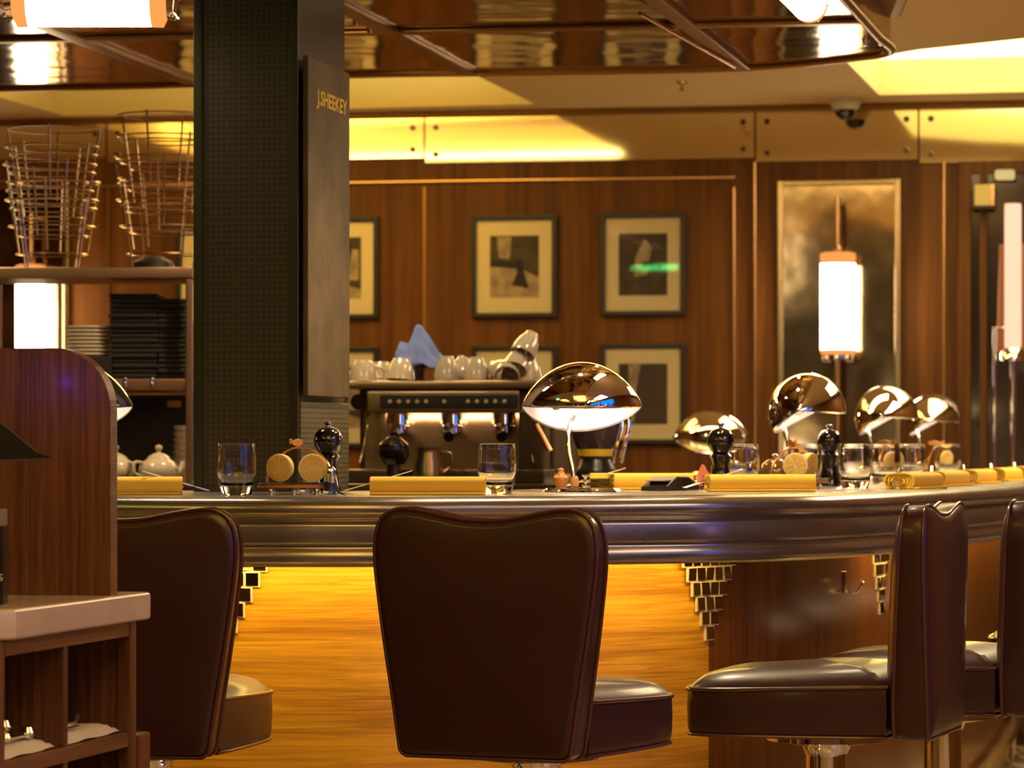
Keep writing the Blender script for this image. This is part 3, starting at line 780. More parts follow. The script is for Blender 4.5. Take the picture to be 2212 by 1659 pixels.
# ------------------------------------------------------------------ desk lamps
def make_lamp(stem=.138, zc=.198):
    t = thing('table_lamp', '', 'lamp')
    a, r = .141, .104
    bm = B(); rows = []; NU, NV = 40, 40
    for i in range(NU+1):
        x = a*math.sin((i/NU-.5)*PI)
        rr = r*max(0., 1-(x/a)**2)**.74
        rows.append([(x, -rr*math.cos(th), rr*math.sin(th)) for th in [math.radians(-4+218*j/NV) for j in range(NV+1)]])
    vs = [[bm.verts.new(Vector(p)+Vector((0, 0, zc))) for p in row] for row in rows[1:-1]]
    for A, C in zip(vs, vs[1:]):
        for j in range(NV): bm.faces.new((A[j], A[j+1], C[j+1], C[j]))
    for end, row in ((rows[0], vs[0]), (rows[-1], vs[-1])):
        tip = bm.verts.new((end[0][0], 0, zc))
        for j in range(NV): bm.faces.new((tip, row[j], row[j+1]))
    bmesh.ops.recalc_face_normals(bm, faces=bm.faces[:])
    o = obj('shade', bm, [M_chrome, M_inner], t, smooth=60, recalc=False)
    md = o.modifiers.new('shell', 'SOLIDIFY'); md.thickness = .003; md.offset = -1; md.material_offset = 1; md.material_offset_rim = 0
    # orient outward check
    c = Vector((0, 0, zc)); f = o.data.polygons[len(o.data.polygons)//2]
    if (f.center-c).dot(f.normal) < 0: o.data.flip_normals()
    bm = B(); tube(bm, [(-.035, .005, zc+.02), (.055, .005, zc+.02)], .017, 16); obj('bulb', bm, M_bulb, t)
    bm = B(); tube(bm, [(-.075, .02, zc+.01), (-.03, .006, zc+.02)], .014, 14); lathe(bm, [(0, -.008), (.02, -.008), (.022, 0), (.02, .01), (0, .01)], 20, TM((-.06, .015, zc+.012), ry=PI/2)); obj('bulb_holder', bm, M_chrome, t)
    bm = B(); tube(bm, catmull([(-.014, .03, .014), (-.018, .034, .05), (-.026, .044, .10), (-.024, .056, zc-.05), (-.01, .075, zc-.02)], 5), .0062, 12); obj('stem', bm, M_chrome, t)
    bm = B(); lathe(bm, [(0, 0), (.093, 0), (.095, .002), (.093, .005), (.088, .0055), (.086, .008), (.08, .0085), (0, .0105)], 64); obj('base', bm, M_chrome, t)
    bm = B(); lathe(bm, [(0, 0), (.009, .003), (.011, .012), (.009, .022), (.006, .027), (0, .028)], 16, TM((-.014, .03, .009))); obj('switch_knob', bm, pbr('painted reflection knob', (.75, .33, .06), .25, coat=.5), t)  # amber colour imitates the napkin's reflection at the foot of the stem
    return t
LG = 'chrome clam shaped table lamps on the bar'
lamp = make_lamp()
lamp.location = at(1257, 4.95, CT); lamp.rotation_euler.z = math.radians(5); lamp['group'] = LG
lamp['label'] = 'large chrome clam lamp glowing white in the middle of the bar, facing the viewer'
dup(lamp, at(156, 4.95, CT), math.radians(2), 'chrome clam lamp at the left half hidden behind the curved wooden panel')
dup(lamp, at(1743, 5.70, CT+.0), math.radians(76), 'chrome clam lamp seen side on, nearest of the three on the right wing')
dup(lamp, at(1915, 6.95, CT), math.radians(76), 'chrome clam lamp seen side on, middle one of the three on the right wing')
dup(lamp, at(2016, 8.0, CT), math.radians(76), 'chrome clam lamp seen side on, farthest of the three on the right wing')
lamp2 = make_lamp(zc=.135)
lamp2.location = at(1536, 7.9, CT); lamp2.rotation_euler.z = math.radians(176); lamp2['group'] = LG
lamp2['label'] = 'low chrome clam lamp turned away, behind the pepper mill on the far counter'

# far counter carrying the low lamp, back counter carrying the machines
bm = B(); box(bm, (0, 0, CT-.02), (1.6, .55, .04), .006, TM((.22, 7.9*K, 0), WROT)); 
t = thing('far_counter', 'far pewter topped counter under the low turned away lamp', 'counter', (0, 0, 0)); obj('top', bm, M_pewter, t)
bm = B(); box(bm, (0, 0, (CT-.04)/2), (1.5, .5, CT-.04), .003, TM((.22, 7.9*K, 0), WROT)); obj('body', bm, M_wall, t)
t = thing('back_counter', 'back counter under the coffee machine and shelf unit', 'counter', (0, 0, 0))
bm = B(); box(bm, (0, 0, CT-.02), (3.1, .8, .04), .004, TM((-1.28, 10.30, 0), WROT)); obj('top', bm, M_steeld, t)
bm = B(); box(bm, (0, 0, (CT-.04)/2), (3.06, .76, CT-.04), .003, TM((-1.28, 10.30, 0), WROT)); obj('body', bm, M_dark, t)

# ------------------------------------------------------------------ tableware
def glass_profile(h=.112, r=.0435):
    out = [(0, 0), (r*.74, 0), (r*.78, .004), (r*.9, h*.22), (r*.99, h*.45), (r, h*.62), (r*.96, h*.85), (r*.93, h*.985), (r*.915, h)]
    inn = [(r*.885, h*.985), (r*.92, h*.85), (r*.955, h*.62), (r*.94, h*.45), (r*.85, h*.25), (r*.6, h*.19), (0, h*.18)]
    return out+inn
def make_glass():
    t = thing('tumbler', '', 'drinking glass'); bm = B(); lathe(bm, glass_profile(), 40); obj('glass_body', bm, M_glassT, t, smooth=50); return t
GG = 'barrel shaped tumblers on the bar'
g0 = make_glass(); g0['group'] = GG
g0.location = at(511, 4.64, CT); g0['label'] = 'clear tumbler standing left of the lemon caddy, in front of the mosaic pillar'
for px, D, lb in ((1073, 4.74, 'clear tumbler standing between the long yellow napkin and the large lamp'), (1603, 5.22, 'clear tumbler right beside the black pepper mill, behind the napkin with a fork'),
                  (1740, 5.5, 'clear tumbler behind the lemon halves, between the two right pepper positions'), (1847, 5.36, 'clear tumbler just right of the second black pepper mill'),
                  (1912, 6.0, 'clear tumbler under the middle side-on lamp, left of its neighbour'), (1968, 6.1, 'clear tumbler under the middle side-on lamp, right of its neighbour'), (2048, 6.75, 'clear tumbler under the farthest side-on lamp')):
    dup(g0, at(px, D, CT), 0, lb)
# pepper mills
def make_mill():
    t = thing('pepper_mill', '', 'pepper mill')
    bm = B(); lathe(bm, [(0, 0), (.030, 0), (.031, .006), (.027, .02), (.022, .04), (.020, .055), (.023, .072), (.027, .082), (.022, .088), (0, .088)], 32); obj('body', bm, M_blackg, t)
    bm = B(); lathe(bm, [(0, .086), (.018, .087), (.024, .094), (.0315, .108), (.033, .120), (.030, .134), (.022, .144), (.010, .149), (0, .15)], 32); obj('head', bm, M_blackg, t)
    bm = B(); lathe(bm, [(0, .148), (.006, .149), (.005, .153), (.009, .157), (.009, .161), (0, .163)], 14); obj('finial', bm, M_chrome, t)
    return t
m0 = make_mill(); m0['group'] = 'black pepper mills on the bar'; m0.location = at(709, 4.83, CT); m0['label'] = 'glossy black pepper mill with a ball head behind the left lemon caddy'
dup(m0, at(1557, 5.12, CT), 0, 'black pepper mill in front of the low turned away lamp')
dup(m0, at(1792, 5.62, CT), 0, 'black pepper mill right of the lemon halves, below the side-on lamps')
# salt shakers
def shaker(px, D, lb):
    t = thing('salt_shaker', lb, 'salt shaker', at(px, D, CT), 0, 'small glass salt shakers')
    bm = B(); lathe(bm, [(0, 0), (.017, 0), (.018, .004), (.0135, .03), (.010, .045), (.010, .048), (.009, .048), (.0125, .028), (.015, .008), (0, .008)], 8); obj('glass_body', bm, M_glassT, t)
    bm = B(); lathe(bm, [(0, .008), (.0145, .008), (.0125, .026), (0, .026)], 12); obj('salt', bm, M_white, t)
    bm = B(); lathe(bm, [(.011, .046), (.011, .056), (.007, .061), (0, .062)], 16); obj('cap', bm, M_chrome, t)
shaker(714, 4.66, 'small faceted glass salt shaker at the right end of the left lemon caddy')
shaker(662, 4.80, 'small glass shaker behind the lemon halves of the left caddy')
shaker(1625, 5.42, 'small glass shaker behind the tumbler right of the black pepper mill')
# lemon caddies
def caddy(loc, rz, lb, fish=True):
    t = thing('lemon_caddy', lb, 'caddy', loc, rz, 'wooden caddies with a wire handle')
    bm = B(); slab(bm, [(.082*math.cos(a*PI/16), .045*math.sin(a*PI/16)) for a in range(32)], .014, .024, bev=.003); obj('board', bm, M_wood2, t)
    bm = B(); slab(bm, [(.09*math.cos(a*PI/16), .052*math.sin(a*PI/16)) for a in range(32)], .024, .027, bev=.001); obj('glass_plate', bm, M_glassT, t)
    bm = B()
    for x in (-.05, 0, .05):
        for y in (-.02, .02): lathe(bm, [(0, 0), (.006, .0), (.007, .007), (.005, .014), (0, .014)], 12, TM((x, y, 0)))
    obj('feet', bm, M_chrome, t)
    bm = B(); tube(bm, catmull([(-.062, .03, .027), (-.058, .03, .06), (-.03, .03, .088), (.0, .03, .103), (.035, .03, .097), (.062, .03, .08), (.074, .03, .062), (.078, .03, .045), (.077, .03, .027)], 5), .003, 8); obj('wire_handle', bm, M_copper, t)
    if fish:
        bm = B()
        prism(bm, [(-.036, .004), (-.030, .0), (-.020, .003), (0, -.004), (.022, -.003), (.036, .004), (.03, .009), (.012, .013), (.0, .012), (-.02, .007), (-.034, .013)], -.003, .003, TM((.002, .03, .110), rz=PI/2*.8), .001, 2)
        obj('fish_ornament', bm, pbr('copper fish', (.75, .36, .10), .35, .8), t)
    return t
caddy(at(636, 4.68, CT), 0, 'wooden lemon caddy with a copper wire handle at the foot of the mosaic pillar')
caddy(at(1725, 5.28, CT), math.radians(30), 'wooden lemon caddy with a copper fish on its handle below the side-on lamps')
caddy(at(1935, 6.2, CT), math.radians(60), 'wooden lemon caddy behind the napkins, before the middle side-on lamp')
caddy(at(2040, 7.0, CT), math.radians(60), 'wooden lemon caddy before the farthest side-on lamp')
def make_lemon():
    t = thing('lemon_half', '', 'lemon'); r = .031
    bm = B(); lathe(bm, [(r, 0), (r*1.0, .006), (r*.93, .016), (r*.72, .027), (r*.35, .034), (.006, .037), (0, .039)], 32); obj('peel', bm, M_peel, t)
    bm = B(); lathe(bm, [(r, 0), (r*.98, -.0012), (0, -.0014)], 32); obj('pith', bm, M_pith, t)
    bm = B()
    for k in range(9):
        a0, a1 = 2*PI*k/9+.07, 2*PI*(k+1)/9-.07
        pts = [(.004*math.cos((a0+a1)/2), .004*math.sin((a0+a1)/2))]+[(r*.84*math.cos(a0+(a1-a0)*j/5), r*.84*math.sin(a0+(a1-a0)*j/5)) for j in range(6)]
        slab(bm, pts, -.0026, -.0014)
    obj('flesh', bm, M_flesh, t)
    return t
lem = make_lemon(); lem['group'] = 'cut lemon halves on the caddies'
def put_lemon(o, px, D, ax, tilt, lb, z=CT+.029+.029, first=False):
    o = lem if first else dup(lem, (0, 0, 0))
    o.location = at(px, D, z); o['label'] = lb
    # cut face (local -Z) looks towards (sin ax, -cos ax)
    o.rotation_euler = (Matrix.Rotation(ax, 3, 'Z') @ Matrix.Rotation(-PI/2+tilt, 3, 'X')).to_euler()
    return o
put_lemon(None, 603, 4.66, math.radians(-22), .15, 'lemon half turned aside, left one on the left caddy', first=True)
put_lemon(None, 675, 4.66, math.radians(6), .1, 'lemon half with its yellow cut face forward, right one on the left caddy')
put_lemon(None, 1718, 5.27, math.radians(-10), .1, 'lemon half left on the caddy below the side-on lamps')
put_lemon(None, 1752, 5.295, math.radians(55), .2, 'lemon half right on the caddy below the side-on lamps')
put_lemon(None, 1932, 6.19, math.radians(30), .1, 'lemon half beside the tumblers before the middle side-on lamp')
put_lemon(None, 2046, 6.99, math.radians(30), .1, 'lemon half before the farthest side-on lamp')

# rolled napkins with cutlery
def make_napkin(L=.25, w=.078, h=.040):
    t = thing('rolled_napkin', '', 'napkin')
    def rr(k, n=28):
        out = []
        for i in range(n):
            a = 2*PI*i/n; c, s = math.cos(a), math.sin(a)
            x = abs(c)**.55*(1 if c > 0 else -1)*w/2*k; z = abs(s)**.75*(1 if s > 0 else -1)*h/2*k
            out.append((x, z+h/2))
        return out
    def shell(bm, k0, k1, e):
        o_, i_ = rr(k0), rr(k1); n = len(o_)
        rows = [[bm.verts.new((x, yy, z)) for x, z in q] for q, yy in ((i_, -L/2+e), (o_, -L/2+e-.0), (o_, L/2-e), (i_, L/2-e))]
        for a, b in ((0, 1), (1, 2), (2, 3), (3, 0)):
            for k in range(n): bm.faces.new((rows[a][k], rows[a][(k+1) % n], rows[b][(k+1) % n], rows[b][k]))
    bm = B(); shell(bm, 1, .88, 0); obj('outer_fold', bm, M_cloth, t, smooth=50)
    bm = B(); shell(bm, .80, .68, .004); shell(bm, .60, .46, .006); shell(bm, .38, .2, .007); obj('inner_fold', bm, M_cloth, t, smooth=50)
    bm = B(); box(bm, (w/2*.2, 0, .003), (w*1.1, L*.99, .005), .002); obj('loose_flap', bm, M_cloth, t)
    # fork and knife poking out of one end
    def fork():
        bm = B(); box(bm, (0, .05, 0), (.006, .10, .002), .0006)
        box(bm, (0, -.008, 0), (.02, .02, .002), .0006)
        for k in range(4): box(bm, ((k-1.5)*.0057, -.036, 0), (.0028, .042, .002), .0006)
        return bm
    o = obj('fork', fork(), M_chrome, t); o.location = (.0, -L/2-.005, h*.62); o.rotation_euler = (.28, 0, .25)
    bm = B(); prism(bm, [(-.0075, -.05), (.0075, -.05), (.009, .0), (.006, .12), (-.006, .12)], -.001, .001, TM((0, 0, 0), rx=PI/2)); o = obj('knife', bm, M_chrome, t); o.location = (-.018, -L/2+.02, h*.45); o.rotation_euler = (PI, 0, -.12)
    return t
NG = 'rolled yellow napkins with cutlery on the bar'
nap = make_napkin(); nap['group'] = NG
nap.location = at(925, 4.64, CT); nap.rotation_euler.z = math.radians(-92); nap['label'] = 'rolled yellow napkin lying lengthwise between the pillar and the middle tumbler'
for px, D, rz, lb in ((268, 4.63, 98, 'rolled yellow napkin at the left beside the curved wooden panel'),
                      (1642, 4.98, -82, 'rolled yellow napkin with a silver fork sticking out, in front of the tumblers at right'),
                      (1975, 5.30, -24, 'rolled yellow napkin with a fork across it, right of the tumblers'),
                      (2040, 5.64, -22, 'rolled yellow napkin just behind the one with a fork across it'),
                      (2105, 6.00, -20, 'rolled yellow napkin third along the right wing of the bar'),
                      (2163, 6.38, -20, 'rolled yellow napkin second to last along the right wing'),
                      (2212, 6.78, -20, 'rolled yellow napkin last along the right wing, at the picture edge'),
                      (1385, 5.18, -88, 'rolled yellow napkin on the inner side of the bar behind the large lamp')):
    dup(nap, at(px, D, CT), math.radians(rz), lb)

# card terminal, red cone, round bowl
t = thing('card_terminal', 'dark tilted card terminal on the bar between the large lamp and the pepper mill', 'card terminal', at(1448, 5.08, CT), math.radians(62))
bm = B(); prism(bm, [(-.09, 0), (.09, 0), (.09, .012), (.03, .034), (-.03, .034), (-.09, .010)], -.035, .035, bev=.004); obj('body', bm, M_black, t)
bm = B(); box(bm, (-.058, 0, .0245), (.05, .055, .003), .001, TM(ry=-.0)); obj('screen', bm, pbr('grey screen', (.35, .25, .20), .2), t)
t = thing('glass_ashtray', 'ridged glass dish beside the card terminal', 'dish', at(1505, 5.16, CT))
bm = B(); lathe(bm, [(0, 0), (.030, 0), (.034, .02), (.036, .034), (.031, .034), (.028, .01), (0, .01)], 10); obj('dish_body', bm, M_glassT, t)
t = thing('paper_cone', 'small pinkish red folded paper beside the black pepper mill', 'paper', at(1518, 5.34, CT))
bm = B(); lathe(bm, [(.028, 0), (.018, .03), (.004, .058), (0, .06)], 7); obj('folded_paper', bm, M_red, t, smooth=0)
t = thing('sugar_bowl', 'round amber glass bowl with a knob lid between two tumblers', 'bowl', at(1674, 5.56, CT))
bm = B(); lathe(bm, [(0, 0), (.02, 0), (.036, .015), (.042, .036), (.036, .058), (.02, .070), (0, .072)], 32); obj('bowl', bm, pbr('amber gloss', (.42, .24, .10), .1, .7), t)
bm = B(); lathe(bm, [(0, .07), (.006, .074), (.008, .082), (0, .088)], 14); obj('lid_knob', bm, M_chrome, t)

# ------------------------------------------------------------------ coffee machine
D = 6.02; s = F/D
MX = PX(968, D)
t = thing('coffee_machine', 'wide steel espresso machine on the back counter behind the bar', 'coffee machine', (MX, D*K, CT), WROT)
H = EYE-(822-HZ)/s-CT
W = .57
bm = B(); box(bm, (0, .25, H-.012), (W+.03, .50, .024), .006); obj('cup_tray', bm, M_steel, t)
bm = B(); box(bm, (0, .30, H*.5+.01), (W, .38, H-.05), .01); obj('body', bm, M_steeld, t)
bm = B(); box(bm, (-.01, .095, H*.44), (W-.06, .02, H*.62), .004); obj('splash_plate', bm, M_steel, t)
zf1 = EYE-(843-HZ)/s-CT; zf0 = EYE-(892-HZ)/s-CT
bm = B(); box(bm, (-.015, .045, (zf0+zf1)/2), (W*.78, .11, zf1-zf0), .008); o = obj('control_head', bm, M_steel, t)
bm = B(); box(bm, (.005, -.011, (zf0+zf1)/2), (W*.70, .008, (zf1-zf0)*.62), .003); o = obj('button_panel', bm, M_black, t)
for k in (0, 1, 2, 3, 4, 6, 8.6, 9.6, 10.6, 11.6, 12.6):
    bm = B(); lathe(bm, [(0, -.005), (.0055, -.004), (.006, 0)], 12, TM((-.165+k*.0262, -.0145, (zf0+zf1)/2), rx=-PI/2)); obj('button', bm, pbr('button', (.30, .22, .12), .4), t)
for gx in (-.155, 0., .15):
    bm = B(); lathe(bm, [(0, zf0), (.034, zf0), (.036, zf0-.03), (.03, zf0-.036), (0, zf0-.036)], 28, TM((gx, .055, 0))); obj('group_head', bm, M_chrome, t)
    bm = B(); lathe(bm, [(0, zf0-.036), (.033, zf0-.038), (.033, zf0-.055), (.012, zf0-.068), (0, zf0-.068)], 24, TM((gx, .055, 0))); obj('filter_basket', bm, M_chrome, t)
    bm = B(); tube(bm, [(gx, .03, zf0-.05), (gx+.012, -.03, zf0-.058), (gx+.02, -.085, zf0-.068)], .012, 12, radii=[.007, .012, .015]); obj('handle', bm, M_blackg, t)
for sx in (-1, 1):
    bm = B(); lathe(bm, [(0, -.03), (.020, -.03), (.024, -.015), (.022, 0), (0, 0)], 20, TM((sx*(W/2-.018), .02, (zf0+zf1)/2-.0), rx=-PI/2+PI)); obj('steam_knob', bm, M_blackg, t)
    bm = B(); tube(bm, catmull([(sx*.235, .03, zf0), (sx*.235, -.005, zf0-.03), (sx*.24, -.02, zf0-.09), (sx*.25, -.03, zf0-.14)], 4), .005, 8); obj('steam_wand', bm, M_chrome, t)
bm = B(); box(bm, (0, .04, .02), (W, .16, .04), .006); obj('drip_tray', bm, M_steeld, t)
bm = B(); box(bm, (W/2-.04, .02, .11), (.075, .10, .20), .01); obj('side_pillar', bm, M_steeld, t)
# machine-side copper lever
bm = B(); tube(bm, [(.262, -.05, H-.125), (.303, -.06, H-.20)], .0075, 12, radii=[.007, .009]); obj('copper_lever', bm, M_copper, t)
ZT = CT+H
# jug under the machine
t = thing('milk_jug', 'small steel milk jug under the coffee machine spout', 'jug', at(925, 5.95, CT+.0))
bm = B(); lathe(bm, [(0, 0), (.04, 0), (.043, .01), (.04, .05), (.030, .085), (.034, .10), (.032, .10), (.028, .085), (0, .08)], 28); obj('jug_body', bm, M_steel, t)
bm = B(); tube(bm, catmull([(.036, 0, .09), (.062, 0, .085), (.064, 0, .05), (.040, 0, .03)], 5), .004, 8); obj('jug_handle', bm, M_steel, t)
t = thing('milk_jug', 'dark round pot below the left spout of the coffee machine', 'pot', at(850, 5.93, CT))
bm = B(); lathe(bm, [(0, .05), (.03, .055), (.045, .08), (.042, .11), (.02, .13), (0, .134)], 28); lathe(bm, [(0, 0), (.02, 0), (.02, .055), (0, .055)], 20); obj('pot_body', bm, M_blackg, t)

# things on the cup tray
def make_cup():
    t = thing('cup', '', 'cup')
    bm = B(); lathe(bm, [(0, 0), (.024, 0), (.026, .004), (.036, .022), (.041, .05), (.042, .062), (.039, .062), (.037, .05), (.032, .024), (.02, .01), (0, .009)], 28); obj('cup_body', bm, M_white, t)
    bm = B(); tube(bm, catmull([(.038, 0, .052), (.060, 0, .048), (.058, 0, .026), (.034, 0, .018)], 5), .0035, 8); obj('handle', bm, M_white, t)
    return t
CG = 'cups heaped on the coffee machine'
cup = make_cup(); cup['group'] = CG
MD = 6.11
def put_cup(px, z, rot, lb, first=False, D=MD):
    o = cup if first else dup(cup, (0, 0, 0)); o.location = at(px, D, ZT+z); o.rotation_euler = rot; o['label'] = lb; o['group'] = CG
put_cup(785, .062, (PI, 0, .3), 'upside down cup at the left end of the coffee machine top', True)
put_cup(822, .062, (PI, 0, 2.), 'upside down yellowish cup, second from the left on the machine', D=6.25)
put_cup(868, .064, (PI, .15, 1.), 'upside down cup just left under the blue cloth')
M_glassy = pbr('cloudy glass', (.48, .41, .30), .12, trans=.45, coat=.6)
def make_bowl():
    t = thing('glass_cup', '', 'glass')
    bm = B(); lathe(bm, [(0, 0), (.020, 0), (.022, .01), (.032, .028), (.038, .055), (.037, .072), (.034, .072), (.035, .055), (.029, .03), (.018, .013), (0, .012)], 14); obj('glass_body', bm, M_glassy, t)
    return t
gb = make_bowl()
spec = [(965, .072, (PI, 0, 0), 'cloudy glass upside down just right of the blue cloth'), (1003, .068, (PI-.25, .3, 0), 'tilted cloudy glass between two others on the machine'), (1030, .07, (PI, 0, .5), 'upright set cloudy glass in the middle of the heap'),
        (1063, .04, (PI/2+.3, 0, .8), 'cloudy glass lying on its side with the rim to the viewer'), (1098, .05, (2.2, .4, .2), 'cloudy glass leaning back in the right part of the heap'), (1125, .085, (2.6, .5, .3), 'cloudy glass leaning on top of the heap'),
        (1150, .135, (2.7, .45, 0), 'topmost cloudy glass at the right end of the heap'), (1142, .07, (PI, 0, 0), 'cloudy glass under the topmost one at the right end'), (985, .065, (PI, .1, 0), 'cloudy glass in the back row of the heap')]
for i, (px, z, rot, lb) in enumerate(spec):
    o = gb if i == 0 else dup(gb, (0, 0, 0)); D_ = 6.09+(.05 if i in (1, 7) else .09 if i == 8 else 0)
    o.location = at(px, D_, ZT+z); o.rotation_euler = rot; o['label'] = lb; o['group'] = 'cloudy glasses heaped on the coffee machine'
t = thing('dark_glass', 'dark squat glass under the blue cloth on the coffee machine', 'glass', at(893, 6.16, ZT))
bm = B(); lathe(bm, [(0, 0), (.034, 0), (.036, .03), (.036, .06), (.033, .06), (.032, .01), (0, .01)], 24); obj('glass_body', bm, pbr('smoke glass', (.10, .075, .04), .05, trans=.3), t)
# blue cloth
def cloth():
    bm = B(); n = 26; random.seed(3)
    key = [(-.078, .075), (-.066, .11), (-.042, .112), (-.022, .158), (-.004, .166), (.012, .145), (.032, .11), (.055, .085), (.075, .05)]
    def top(x):
        for (a, za), (b, zb_) in zip(key, key[1:]):
            if a <= x <= b: return za+(zb_-za)*(x-a)/(b-a)
        return .06
    g = []
    for j in range(n+1):
        v = j/n*2-1; row = []
        for i in range(n+1):
            u = i/n; x = -.078+.153*u
            z0 = .045 if x < .01 else .045-.25*(x-.01)
            zt_ = top(x)
            k = max(0, 1-abs(v)**1.15)
            z = z0+(zt_-z0)*k+.004*math.sin(u*21+v*3)+.003*math.sin(v*14+u*7)
            row.append(bm.verts.new((x+.004*math.sin(v*9+u*5), v*.045+.006*math.sin(u*17), z)))
        g.append(row)
    for j in range(n):
        for i in range(n): bm.faces.new((g[j][i], g[j][i+1], g[j+1][i+1], g[j+1][i]))
    return bm
o = obj('blue_cloth', cloth(), M_blue, loc=at(912, 6.13, ZT), smooth=180, recalc=False); tag(o, 'crumpled pale blue cloth heaped on the coffee machine', 'cloth')
md = o.modifiers.new('thick', 'SOLIDIFY'); md.thickness = .003

# coffee grinder behind the lamp
D = 5.62
t = thing('coffee_grinder', 'dark coffee grinder with a yellow band and curved steel straps behind the large lamp', 'coffee grinder', at(1288, D, 1.0))
s = F/D; z = lambda py: EYE-(py-HZ)/s-1.0
bm = B(); lathe(bm, [(0, z(905)), (.068, z(900)), (.066, z(940)), (.052, z(968)), (.044, z(975)), (.044, z(990)), (0, z(990))], 32); obj('hopper', bm, pbr('smoky hopper', (.05, .03, .035), .12), t)
bm = B(); lathe(bm, [(.048, z(968)), (.050, z(971)), (.046, z(985)), (.043, z(986))], 32); obj('yellow_band', bm, pbr('yellow band', (.75, .50, .02), .5), t)
bm = B(); lathe(bm, [(0, z(988)), (.04, z(990)), (.05, z(1010)), (.062, z(1025)), (.064, 0), (0, 0)], 32); obj('body', bm, M_black, t)
bm = B()
for dx, dy in ((.0, -.0), (.022, .02)): tube(bm, catmull([(.062+dx, -.03+dy, z(888)), (.064+dx, -.035+dy, z(920)), (.052+dx, -.04+dy, z(960)), (.042+dx, -.04+dy, z(1000))], 5), .006, 8)
obj('steel_strap', bm, M_chrome, t)
bm = B(); box(bm, (0, .0, -.45), (.2, .2, .9)); obj('pedestal', bm, M_dark, t)
t = thing('glass_dishes', 'stack of pressed glass dishes behind the lamp base', 'dish', at(1292, 5.16, CT))
for k in range(3):
    bm = B(); lathe(bm, [(0, .0), (.030, 0), (.040, .010), (.041, .013), (.037, .013), (.028, .004), (0, .004)], 12, TM((0, 0, k*.0125))); obj('dish', bm, M_glassT, t)
t = thing('wooden_tamper', 'small tan wooden tamper left of the large lamp foot', 'tamper', at(1212, 5.14, CT))
bm = B(); lathe(bm, [(0, 0), (.014, 0), (.012, .008), (.017, .016), (.018, .03), (.010, .036), (.007, .045), (.008, .05), (0, .054)], 20); obj('turned_body', bm, M_wood2, t)

# ------------------------------------------------------------------ shelf unit left of the pillar
D = 6.1; s = F/D
sx0, sx1 = PX(-420, D), PX(418, D)
zT = EYE-(578-HZ)/s; zT0 = EYE-(604-HZ)/s; zM = EYE-(818-HZ)/s; zM0 = EYE-(846-HZ)/s
t = thing('shelf_unit', 'copper toned metal shelf unit on the back counter, left of the pillar', 'shelf', (0, D*K, CT))
M_shelf = pbr('rosy metal', (.28, .16, .10), .3, .9)
bm = B(); box(bm, ((sx0+sx1)/2, .16, zT-CT-.016), (sx1-sx0, .36, .032), .004); obj('top_shelf', bm, M_shelf, t)
bm = B(); box(bm, ((sx0+sx1)/2, .16, zM-CT-.018), (sx1-sx0-.02, .34, .036), .004); obj('middle_shelf', bm, M_shelf, t)
for x in (sx1-.011, sx0+.011, PX(-40, D)):
    for y in (-.01, .33):
        bm = B(); box(bm, (x, y, (zT-CT-.034)/2), (.02, .02, zT-CT-.034), .004); obj('post', bm, M_shelf, t)
bm = B(); box(bm, ((sx0+sx1)/2, .34, (zM0-CT)/2), (sx1-sx0, .01, zM0-CT-.01)); obj('back_panel', bm, M_dark, t)
for x in (PX(272, D), PX(330, D)):
    bm = B(); box(bm, (x, -.024, zM-CT-.012), (.012, .01, .03), .003); obj('clip', bm, M_chrome, t)

# nested wire stands
def make_stand():
    t = thing('wire_stand', '', 'wire stand'); r1, r0, h = .135, .110, .20
    def ring(r, z, w=.0024): 
        bm = B(); tube(bm, [(r*math.cos(2*PI*k/44), r*math.sin(2*PI*k/44), z) for k in range(44)], w, 6, True); return bm
    obj('ring', ring(r1, h), M_chromew, t); obj('ring', ring(r1*.93, h*.62), M_chromew, t); obj('ring', ring(r0*.94, h*.22), M_chromew, t)
    for k in range(4):
        a = k*PI/2+.5; bm = B(); tube(bm, [(r1*math.cos(a), r1*math.sin(a), h+.006), (r0*.92*math.cos(a), r0*.92*math.sin(a), 0)], .0032, 6)
        obj('leg', bm, M_chromew, t)
    return t
st = make_stand(); WG = 'nested chrome wire stands stacked on the shelf unit'
names = ['lowest', 'second lowest', 'middle', 'second highest', 'topmost']
c = 0
for px, n, dz, z0, sp in ((112, 5, .052, 0, 'left'), (352, 5, .062, 0, 'right'), (-130, 4, .055, 0, 'far left')):
    for k in range(n):
        lb = '%s chrome wire stand of the %s nested stack on the shelf unit' % (names[k], sp)
        loc = (PX(px, 6.19)+.006*math.sin(k*2.1), 6.19*K, zT+.001+k*dz); a = k*.55+px
        if c == 0: st.location = loc; st.rotation_euler.z = a; st['label'] = lb; st['group'] = WG; src = st
        else: dup(st, loc, a, lb, WG)
        c += 1
# basket ring and knobs cluster on the shelf top
t = thing('dark_bowl', 'low dark domed bowl on top of the shelf unit behind the right wire stands', 'bowl', at(330, 6.19, zT))
bm = B(); lathe(bm, [(0, .04), (.03, .038), (.06, .022), (.068, 0), (0, 0)], 28); obj('dome', bm, M_dark, t)

